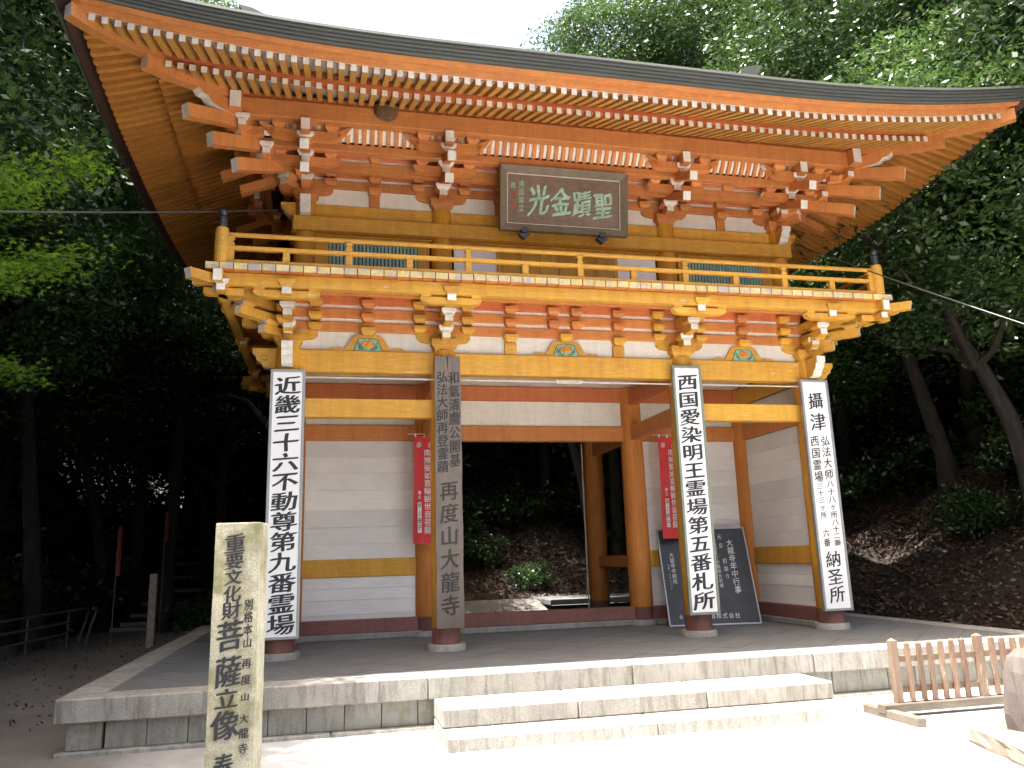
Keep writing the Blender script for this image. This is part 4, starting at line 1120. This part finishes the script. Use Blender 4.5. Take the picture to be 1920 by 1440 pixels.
def slab(pts, zs, js, shr):
    cx = sum(p[0] for p in pts)/len(pts); cy = sum(p[1] for p in pts)/len(pts); mb = MB(); vs = []
    for z, j, k in zip(zs, js, shr): vs += ring_pts([(cx+(p[0]-cx)*k, cy+(p[1]-cy)*k) for p in pts], z, j)
    n_ = len(pts)*7; m_ = len(zs)
    fs = [(r*n_+i, r*n_+(i+1) % n_, (r+1)*n_+(i+1) % n_, (r+1)*n_+i) for r in range(m_-1) for i in range(n_)]+[tuple(range((m_-1)*n_, m_*n_))]
    return mb.add(vs, fs)
slab([(-.23, .50), (.45, .74), (1.1, .5), (1.0, -.6), (-.52, -.45)], (-.03, .03, .08, .115, .125), (.012, .018, .018, .01, .006), (1.0, 1.0, .995, .985, .95)).obj('slab', M_slab, sl)
slab([(-.03, .28), (.42, .46), (.52, .08), (.06, -.12)], (.12, .25, .42, .58, .70, .76), (.006, .012, .014, .014, .012, .01), (1.0, 1.02, .98, .90, .72, .45)).obj('upright_stone', M_bld, sl)

# ------------------------------------------------------------------ cables
def cable(p0, p1, sag, label, r=.011):
    pts = []
    for i in range(25):
        t = i/24; p = Vector(p0).lerp(Vector(p1), t); p.z -= sag*4*t*(1-t); pts.append(p)
    o = MB().tube(pts, r, 6).obj('steel_cable', M_wir); tag(o, label, 'cable'); return o
cable((-4.03, .1, 5.93), (-9.8, -6.6, 2.75-.05), .10, 'steel cable running from the gate to the left edge past the eaves')
cable((4.05, .2, 5.95), (6.0, -5.0, 2.2), .06, 'steel cable running down from the gate to the right edge')

# ------------------------------------------------------------------ things on the left
tag(MB().box(-6.95+.0, -6.80, 8.0, 8.12, -.55, 1.0, .01).obj('boundary_post', M_oil), 'pale weathered post standing behind the left corner of the platform', 'post')
for i, (x, y, z0, z1, lb) in enumerate(((-7.62, 8.0, .98, 2.0, 'faded red flag on a pole left of the weathered post'), (-7.35, 11.5, 1.75, 2.5, 'small red flag deeper in the woods behind the stone pillar'))):
    r = empty('pole_flag', lb, 'flag', (x, y, gh1(x, y)))
    MB().tube([(0, 0, 0), (0, 0, z1-gh1(x, y))], .012, 6).obj('pole', M_pip, r)
    mb = MB(); vs = [(.01+.035*u+.0, .02*math.sin(v*6+u*3), z0-gh1(x, y)+(z1-z0)*v/6) for v in range(7) for u in range(3)]
    mb.add(vs, [(v*3+u, v*3+u+1, v*3+u+4, v*3+u+3) for v in range(6) for u in range(2)]); mb.obj('cloth', M_red2, r)
gr = empty('pipe_guard_rail', 'pale pipe guard rail with curved end along the left path', 'guard rail', (-9.2, 6.6, -.5))
for k, z in enumerate((.25, .48, .72)):
    MB().tube([(-.35, -4.2, z-.02), (-.1, -1, z), (.35, 2.8, z+.02)], .022, 8).obj('rail', M_pip, gr)
MB().tube([(.35, 2.8, .74), (.50, 3.5, .76), (.52, 3.7, .72), (.45, 3.75, .45), (.35, 3.7, .0)], .024, 8).obj('curved_end', M_pip, gr)
MB().tube([(.70, 2.9, .0), (.78, 2.95, .4), (.86, 3.0, .70), (.80, 2.9, .78)], .026, 8).obj('curved_end', M_pip, gr)
for (x, y) in ((-.30, -3), (-.1, -1), (.12, 1.0), (.35, 2.8)): MB().tube([(x, y, -.05), (x, y, .74)], .02, 8).obj('rail_post', M_pip, gr)
stz = empty('woodland_stairs', 'dim log edged stairs climbing into the woods on the left', 'stairs', (-7.9, 13, -.5))
for k in range(12):
    y = k*1.1; z = gh1(-7.9, 13+y)+.5
    MB().box(-.95, 1.1, y, y+.14, z-.1, z+.09, .01).obj('stair_edge', M_cst, stz)
rw = empty('mossy_retaining_wall', 'dark mossy retaining wall at the far left of the path', 'wall', (-10.1, 5, -.5))
mb = MB()
for j in range(5):
    for i in range(22):
        y0 = -6+i*.62+(j % 2)*.31; rough(mb, -.05-.06*j+random.uniform(-.03, .03), y0, .2+.36*j, .24, .34, .20, 10, sq=.6, amp=.05)
o = mb.obj('stones', M_moss, rw, smooth=True); o['kind'] = 'stuff'
# low concrete block and kerb behind the gate
tag(MB().box(1.75, 4.6, 77.35, 7.75, .0, .13, .02).obj('concrete_kerb', M_til), 'low concrete kerb block seen through the gate opening', 'kerb')

# ------------------------------------------------------------------ leaves
def leafmesh(name, P, size, mat, aspect=.42, droop=.4, tint=None, star=False):
    """P (n,3) positions; random rhombus leaves"""
    n_ = len(P)
    d = rng.normal(size=(n_, 3)); d[:, 2] = d[:, 2]*.5-droop; d /= np.linalg.norm(d, axis=1)[:, None]
    nr = rng.normal(size=(n_, 3))*.7; nr[:, 2] += 1.0
    s_ = np.cross(d, nr); s_ /= np.linalg.norm(s_, axis=1)[:, None]+1e-9
    nn = np.cross(s_, d)
    L = size*rng.uniform(.65, 1.25, n_)[:, None]; Wd = L*aspect*.5
    a = P-d*L*.5; b = P+s_*Wd-nn*L*.06; c = P+d*L*.5; e = P-s_*Wd-nn*L*.06
    V = np.stack([a, b, c, e], 1).reshape(-1, 3).astype(np.float32)
    me = bpy.data.meshes.new(name); me.vertices.add(n_*4); me.vertices.foreach_set('co', V.ravel())
    me.loops.add(n_*4); me.polygons.add(n_); me.loops.foreach_set('vertex_index', np.arange(n_*4, dtype=np.int32))
    me.polygons.foreach_set('loop_start', np.arange(0, n_*4, 4, dtype=np.int32))
    me.polygons.foreach_set('loop_total', np.full(n_, 4, dtype=np.int32)) if False else None
    me.update(calc_edges=True)
    t = rng.random(n_) if tint is None else np.clip(tint+rng.normal(size=n_)*.22, 0, 1)
    at = me.attributes.new('tint', 'FLOAT', 'FACE'); at.data.foreach_set('value', t.astype(np.float32))
    me.materials.append(mat); return me
def crown_pts(nc, nl, rx, ry, rz, cr, hollow=.35):
    P = []; T = []
    for k in range(nc):
        v = rng.normal(size=3); v /= np.linalg.norm(v); r = rng.uniform(hollow, 1)**.5
        c = v*r*np.array([rx, ry, rz]); R_ = cr*rng.uniform(.6, 1.3)
        q = rng.normal(size=(nl, 3)); q /= np.linalg.norm(q, axis=1)[:, None]
        q *= (rng.random(nl)**.45)[:, None]*R_*np.array([1, 1, .55])
        q[:, 2] -= (q[:, 0]**2+q[:, 1]**2)*.25/R_
        P.append(c+q); T.append(np.full(nl, rng.uniform(.2, .8)))
    return np.concatenate(P), np.concatenate(T)
CROWNS = []
for k in range(4):
    P_, T_ = crown_pts(120, 360, 3.2, 3.2, 2.7, .95); CROWNS.append(leafmesh('crown', P_, .125, M_lfd if k % 2 else M_lfm, tint=T_))
TR = {}
def trunk_mesh(h, lean, seed):
    R_ = random.Random(seed); mb = MB(); pts = []; rr = []
    for i in range(9):
        t = i/8; pts.append((lean*t*t*h*.35+.12*math.sin(t*5+seed), .1*math.cos(t*4+seed), -.4+(h+.4)*t)); rr.append((.20*(1-.72*t)+.10*max(0, .12-t)*8)*(h/8)**.5)
    mb.tube(pts, rr, 9)
    for b in range(9):
        i = R_.choice((4, 5, 6, 7)); p = Vector(pts[i]); a = R_.uniform(0, 6.28); L = R_.uniform(1.2, 2.6)
        q = [p+Vector((math.cos(a)*L*t+.1*math.sin(t*9+b), math.sin(a)*L*t, L*(.55*t+.15*math.sin(t*3)))) for t in (0, .25, .5, .75, 1)]
        mb.tube(q, [.075, .06, .045, .03, .012], 6)
    return mb.mesh('trunk', M_bark, True)
TRK = [trunk_mesh(h, l, s) for h, l, s in ((7, .3, 1), (7, -.5, 2), (7, .9, 3))]
def tree(x, y, h, sc, k, label, group, name='evergreen_tree', dz=0, sz=1.0):
    z = gh1(x, y)+dz; r = empty(name, label, 'tree', (x, y, z), group)
    t = link('trunk', TRK[k % 3], r, (0, 0, 0), k*1.3); t.scale = (1.1, 1.1, (h)/7)
    c = link('crown', CROWNS[k % 4], r, (.35*math.sin(k*2), .3*math.cos(k), h*.98+.2), k*2.1); c.scale = (sc, sc, sc*sz)
    return r
GL = 'forest trees left of the gate'; GB = 'forest trees behind the gate'; GRr = 'forest trees on the right hillside'
LL = 'dark evergreen tree in the woods left of the gate'; LB = 'tall evergreen tree in the woods behind the gate roof'; LR = 'evergreen tree on the shaded hillside right of the gate'
left = [(-10.2, -2.6, 6.6, 1.0), (-11.0, 1.8, 7.5, 1.15), (-10.6, 6.0, 7.0, 1.1), (-13.5, -1.0, 9.0, 1.3), (-14.0, 4.5, 8.0, 1.3), (-13.5, 9.5, 7.5, 1.3), (-11.3, 11.5, 6.4, 1.15), (-8.2, 21.0, 5.5, 1.2), (-11.3, 17.5, 6.0, 1.25), (-6.3, 13.6, 7.0, 1.1), (-7.0, 17.5, 6.5, 1.15), (-4.6, 15.8, 5.0, 1.0), (-15, 15, 8, 1.4), (-9.2, 27, 7, 1.4), (-13, 23, 7, 1.4), (-17.5, 1, 9, 1.4), (-5.2, 23, 6, 1.2), (-9.3, 13.5, 9.0, 1.1)]
for k, (x, y, h, s_) in enumerate(left): tree(x, y, h, s_, k, LL, GL)
back = [(-2.5, 15.5, 3.6, 1.0), (.8, 15.0, 4.2, 1.05), (3.6, 14.2, 7.4, 1.1), (6.3, 12.8, 9.8, 1.2), (9.4, 11.5, 10.2, 1.25), (12.5, 9.5, 9.5, 1.3), (2.0, 20, 4.2, 1.1), (6.5, 18, 9.5, 1.3), (-1.5, 21, 3.0, 1.2), (10, 17, 9, 1.4), (14.5, 13, 9, 1.4), (4.5, 24, 6, 1.4), (-3.0, 26, 2.6, 1.2), (1, 28, 3, 1.3)]
for k, (x, y, h, s_) in enumerate(back): tree(x, y, h, s_, k+1, LB, GB)
right = [(8.7, 1.0, 6.3, 1.1), (10.6, -1.5, 6.6, 1.2), (9.8, 4.2, 6.5, 1.15), (12.5, 2.2, 7, 1.3), (8.6, 7.5, 5.8, 1.15), (12.4, 6.4, 7, 1.3), (14.8, -.8, 7, 1.35), (15.6, 4.5, 7, 1.4), (17.5, 8.5, 7, 1.4), (10.9, 9.2, 5.6, 1.1), (13.0, -4.0, 6.5, 1.3), (18, 1, 7, 1.5)]
for k, (x, y, h, s_) in enumerate(right): tree(x, y, h, s_, k+2, LR, GRr)

hi_l = [(-10.3, -4.6, 12.4, 1.1), (-10.8, -5.6, 9.5, 1.1), (-10.0, -9.5, 11, 1.1), (-8.5, -14.5, 10, 1.2), (-12.5, -14, 11, 1.4), (-10.9, -3.4, 12.6, 1.0), (-11.6, -2.0, 11.6, 1.1), (-11.3, -6.6, 12.5, 1.05), (-12.5, -9.5, 12, 1.2), (-11.0, .4, 12, 1.0), (-12.6, -3.6, 12, 1.35), (-13.5, 1.5, 12.5, 1.4), (-12.2, 6.5, 12.5, 1.4), (-11.4, 11.0, 12, 1.35), (-9.0, 15.5, 11, 1.35), (-17.5, -5, 12, 1.5), (-17.5, 5.5, 12, 1.5), (-16, 11.5, 12, 1.5), (-12.5, 19.5, 10, 1.5), (-6.2, 19.8, 8.5, 1.3), (-19, 17, 10, 1.5), (-8, 24, 9, 1.5), (-15, 27, 9, 1.6), (-10.5, 33, 10, 1.7), (-5.5, 31, 7, 1.6), (-18, 34, 10, 1.8), (-23, 24, 10, 1.8), (-22, 9, 12, 1.7), (-13, 41, 9, 1.9), (-5, 40, 6, 1.8), (-24, 42, 9, 2), (-12.0, -8.5, 12, 1.3), (-16, -11, 12, 1.4), (-9.5, 9.0, 11.5, 1.1), (-9.6, 4.6, 11.5, 1.0)]
for k, (x, y, h, s_) in enumerate(hi_l): tree(x, y, h, s_, k+1, 'tall dark tree forming the canopy over the left path', 'tall canopy trees on the left')
hi_r = [(10.2, -3.0, 10, 1.3), (12.5, 1.0, 9.5, 1.4), (11.0, 4.6, 9.5, 1.35), (10.2, 8.0, 9.5, 1.3), (15.6, -2, 8.5, 1.5), (15.5, 6.5, 8, 1.5), (19, 4, 8, 1.6), (18.5, 10.5, 8, 1.6), (13, 12, 8.5, 1.4), (20, -4, 8, 1.6), (22, 14, 8, 1.8), (14, 18, 8.5, 1.6), (8, 14.5, 9.5, 1.25), (9, 20, 8.5, 1.5), (17, 22, 8, 1.8), (4, 18.5, 9, 1.3), (14, -7, 9, 1.3)]
for k, (x, y, h, s_) in enumerate(hi_r): tree(x, y, h, s_, k+3, 'tall tree of the right hillside canopy with its crown in the sun', 'tall canopy trees on the right hillside')
hi_b = [(6.6, 11.6, 16, 1.0), (8.6, 10.8, 14, 1.1), (10.5, 12.6, 15, 1.2), (13, 10.5, 13.5, 1.3), (-7.4, 12.2, 15.5, 1.0), (-3.6, 12.0, 6.6, 1.0), (4.9, 11.4, 7.4, 1.0), (-.6, 14.5, 6, 1.2), (-4, 18, 5.4, 1.2), (3, 22, 5, 1.4), (-1, 25, 3.2, 1.5), (7, 26, 6, 1.7), (0, 34, 1, 1.8), (8, 34, 4, 2)]
for (x, y, h, s_) in ((-4.7, 8.6, 8.5, 1.05), (3.3, 9.0, 8.6, 1.05)) : hi_b.append((x, y, h, s_))
for k, (x, y, h, s_) in enumerate(hi_b): tree(x, y, h, s_, k+2, 'dark tree standing just beyond the passage of the gate', 'trees beyond the gate passage')

# bushes and undergrowth on the hillsides
P_, T_ = crown_pts(26, 170, .85, .85, .55, .42, .1); P_[:, 2] += .5
BUSH = leafmesh('bush_leaves', P_, .12, M_lfd, tint=T_)
def bush(x, y, s_, label, group=None):
    o = link('bush', BUSH, None, (x, y, gh1(x, y)-.1), x*3); o.scale = (s_, s_, s_); tag(o, label, 'bush', group); return o
for (x, y, s_) in ((7.2, 6.6, .8), (8.8, 2.4, .9), (9.9, .4, 1.2), (11.5, 3.6, 1.4), (8.9, -3.2, 1.2), (9.6, 6.4, 1.2), (11.2, 7.6, 1.4), (13.4, 4.0, 1.5), (12.2, .4, 1.3), (10.4, 2.0, 1.3), (9.2, -.9, 1.1), (11.6, -1.8, 1.4), (10.4, 5.4, 1.3), (13.6, 1.8, 1.6), (12.6, 6.0, 1.5), (7.4, -2.6, .9), (14.8, 3, 1.7), (12.0, 9.0, 1.5)):
    bush(x, y, s_, 'leafy dark bush on the hillside right of the gate', 'bushes on the right hillside')
for (x, y, s_) in ((-2.6, 12.6, 1.2), (-.6, 13.0, 1.3), (1.6, 13.2, 1.3), (3.4, 13.0, 1.2), (5.2, 12.2, 1.3), (.6, 15.5, 1.7), (3.8, 15.5, 1.8), (-2.2, 15.6, 1.8), (6.4, 14, 1.8), (-4.2, 11.2, 1.2), (2.5, 18, 2.2), (-.5, 18, 2.2), (5.5, 18, 2.2), (8, 10.5, 1.6), (-1.2, 10.6, .8), (.5, 11.2, .9), (1.9, 10.4, .7), (-.2, 12.2, 1.3)):
    bush(x, y, s_, 'leafy dark bush on the slope behind the gate', 'bushes behind the gate')
for (x, y, s_) in ((-10.6, 3.5, 1.2), (-11.0, 6.5, 1.4), (-10.8, 9.5, 1.4), (-11.6, .5, 1.3), (-10.2, 12.6, 1.3), (-6.4, 11.8, .9), (-5.6, 9.2, .8), (-12.5, 5, 1.8), (-12.5, 10, 1.8), (-5.9, 15, 1.3), (-10.6, 16, 1.4), (-10, 20, 1.6), (-6.6, 19.5, 1.5)):
    bush(x, y, s_, 'leafy dark bush beside the left woodland path', 'bushes beside the left path')
for (x, y, s_) in ((-12.8, 17.5, 2.4), (-10.6, 18.6, 2.2), (-5.4, 17.4, 2.0), (-14.5, 14, 2.4), (-9.2, 29, 3.2), (-6.4, 29, 3.0), (-12.4, 26, 3.4), (-15.5, 21, 3.2), (-3.6, 22, 2.6), (-4.6, 27, 3.0), (-14.8, 9.2, 2.2), (-18, 27, 3.6), (-7.8, 34, 3.4), (-10.4, 13.8, 2.0), (-12.4, 12.8, 2.4), (-11.2, 22, 2.8), (-13.2, 31, 3.6)):
    bush(x, y, s_, 'big dark thicket deep in the woods on the left', 'thickets deep in the left woods')
# fallen leaves
def litter(name, n_, x0, x1, y0, y1, cond, size, kind_label):
    X = rng.uniform(x0, x1, n_); Y = rng.uniform(y0, y1, n_); k = cond(X, Y); X, Y = X[k], Y[k]; Z = gh(X, Y)+.012+rng.random(len(X))*.03
    me = leafmesh(name, np.stack([X, Y, Z], 1), size, M_lit, .5, 0); o = link(name, me); o['kind'] = 'stuff'; return tag(o, kind_label, 'leaf litter')
litter('fallen_leaves', 42000, 6.3, 15, -4, 12, lambda X, Y: X > 6.3, .10, 'brown fallen leaves covering the right hillside')
litter('fallen_leaves', 26000, -5, 8, 9.2, 18, lambda X, Y: Y > 9.3, .10, 'brown fallen leaves covering the slope behind the gate')
litter('fallen_leaves', 700, -9.5, -5.7, -1, 12, lambda X, Y: X < 0, .07, 'brown fallen leaves scattered on the dark left path')
# twigs on the forecourt
tw = MB()
for k in range(46):
    x, y = random.uniform(-3, 4), random.uniform(-6.5, -3.5); a = random.uniform(0, 3.1); L = random.uniform(.03, .10)
    tw.tube([(x, y, -.497), (x+L*math.cos(a)*.5, y+L*math.sin(a)*.5, -.495), (x+L*math.cos(a+.4), y+L*math.sin(a+.4), -.497)], .0022, 4)
o = tw.obj('scattered_twigs', M_bark); o['kind'] = 'stuff'; tag(o, 'thin dry twigs scattered on the bright forecourt', 'twigs')

# maple sprays at the upper left
def maple():
    r = empty('maple_tree', 'maple tree reaching bright green layered branches in from the left', 'tree', (-9.6, -1.2, -.5))
    mb = MB(); mb.tube([(0, 0, -.2), (.1, 0, 1.5), (.3, .1, 3.2), (.5, 0, 4.6), (.9, 0, 5.8)], [.17, .14, .11, .08, .04], 8)
    sprays = [((.3, 0, 4.7), (3.05, -.5, 5.75)), ((.3, 0, 4.3), (3.65, -.2, 5.0)), ((.2, 0, 3.6), (3.2, -.5, 3.7)), ((.4, 0, 4.9), (3.1, .9, 6.7)), ((.3, 0, 4.1), (2.9, -1.1, 4.6)), ((.3, 0, 4.6), (2.3, -1.2, 5.6))]
    PS = []
    for a, b in sprays:
        a, b = Vector(a), Vector(b)
        q = [a.lerp(b, t)+Vector((0, 0, .25*math.sin(t*3.1))) for t in (0, .25, .5, .75, 1)]
        mb.tube(q, [.035, .028, .02, .013, .005], 6)
        side = Vector((-(b-a).y, (b-a).x, 0)).normalized()
        for i in range(26):
            t = random.uniform(.25, 1.05); s_ = random.choice((-1, 1))*random.uniform(0, .75)*(1.15-t*.6); c = a.lerp(b, t)+side*s_+Vector((0, 0, .25*math.sin(min(t, 1)*3.1)-abs(s_)*.22+random.uniform(-.1, .06)))
            mb.tube([a.lerp(b, min(t*.92, 1))+Vector((0, 0, .25*math.sin(min(t, 1)*3.0))), c], [.006, .002], 4)
            n_ = 62; q2 = np.array(c)+rng.normal(size=(n_, 3))*np.array([.19, .19, .045]); PS.append(q2)
    mb.obj('trunk', M_bark, r, smooth=True)
    P_ = np.concatenate(PS); n_ = len(P_)
    # star shaped leaves: 5 lobes
    V = []; F = []
    yaw = rng.uniform(0, 6.28, n_); sz = rng.uniform(.028, .048, n_); tl = rng.normal(size=(n_, 2))*.35
    lob = [(0, 1.0), (.9, .85), (-.9, .85), (1.9, .6), (-1.9, .6)]
    allv = np.zeros((n_, 15, 3)); 
    for k, (an, ln) in enumerate(lob):
        for j, (da, rr_) in enumerate(((-.32, .42), (0, ln), (.32, .42))):
            th = yaw+an+da; rad = sz*rr_*1.35
            if j != 1: rad = sz*.42
            dx, dy = rad*np.cos(th), rad*np.sin(th)
            allv[:, k*3+j, 0] = P_[:, 0]+dx; allv[:, k*3+j, 1] = P_[:, 1]+dy; allv[:, k*3+j, 2] = P_[:, 2]+dx*tl[:, 0]+dy*tl[:, 1]-rad*.25
    cen = P_[:, None, :]
    allv = np.concatenate([allv, cen], 1).reshape(-1, 3)
    base = (np.arange(n_)*16)[:, None]
    F = np.concatenate([base+np.array([[15, k*3, k*3+1, k*3+2]]) for k in range(5)], 1).reshape(-1, 4)
    me = bpy.data.meshes.new('foliage'); me.from_pydata(allv.tolist(), [], F.tolist())
    at = me.attributes.new('tint', 'FLOAT', 'FACE'); at.data.foreach_set('value', np.repeat(rng.random(n_), 5).astype(np.float32))
    me.materials.append(M_map); link('foliage', me, r)
maple()
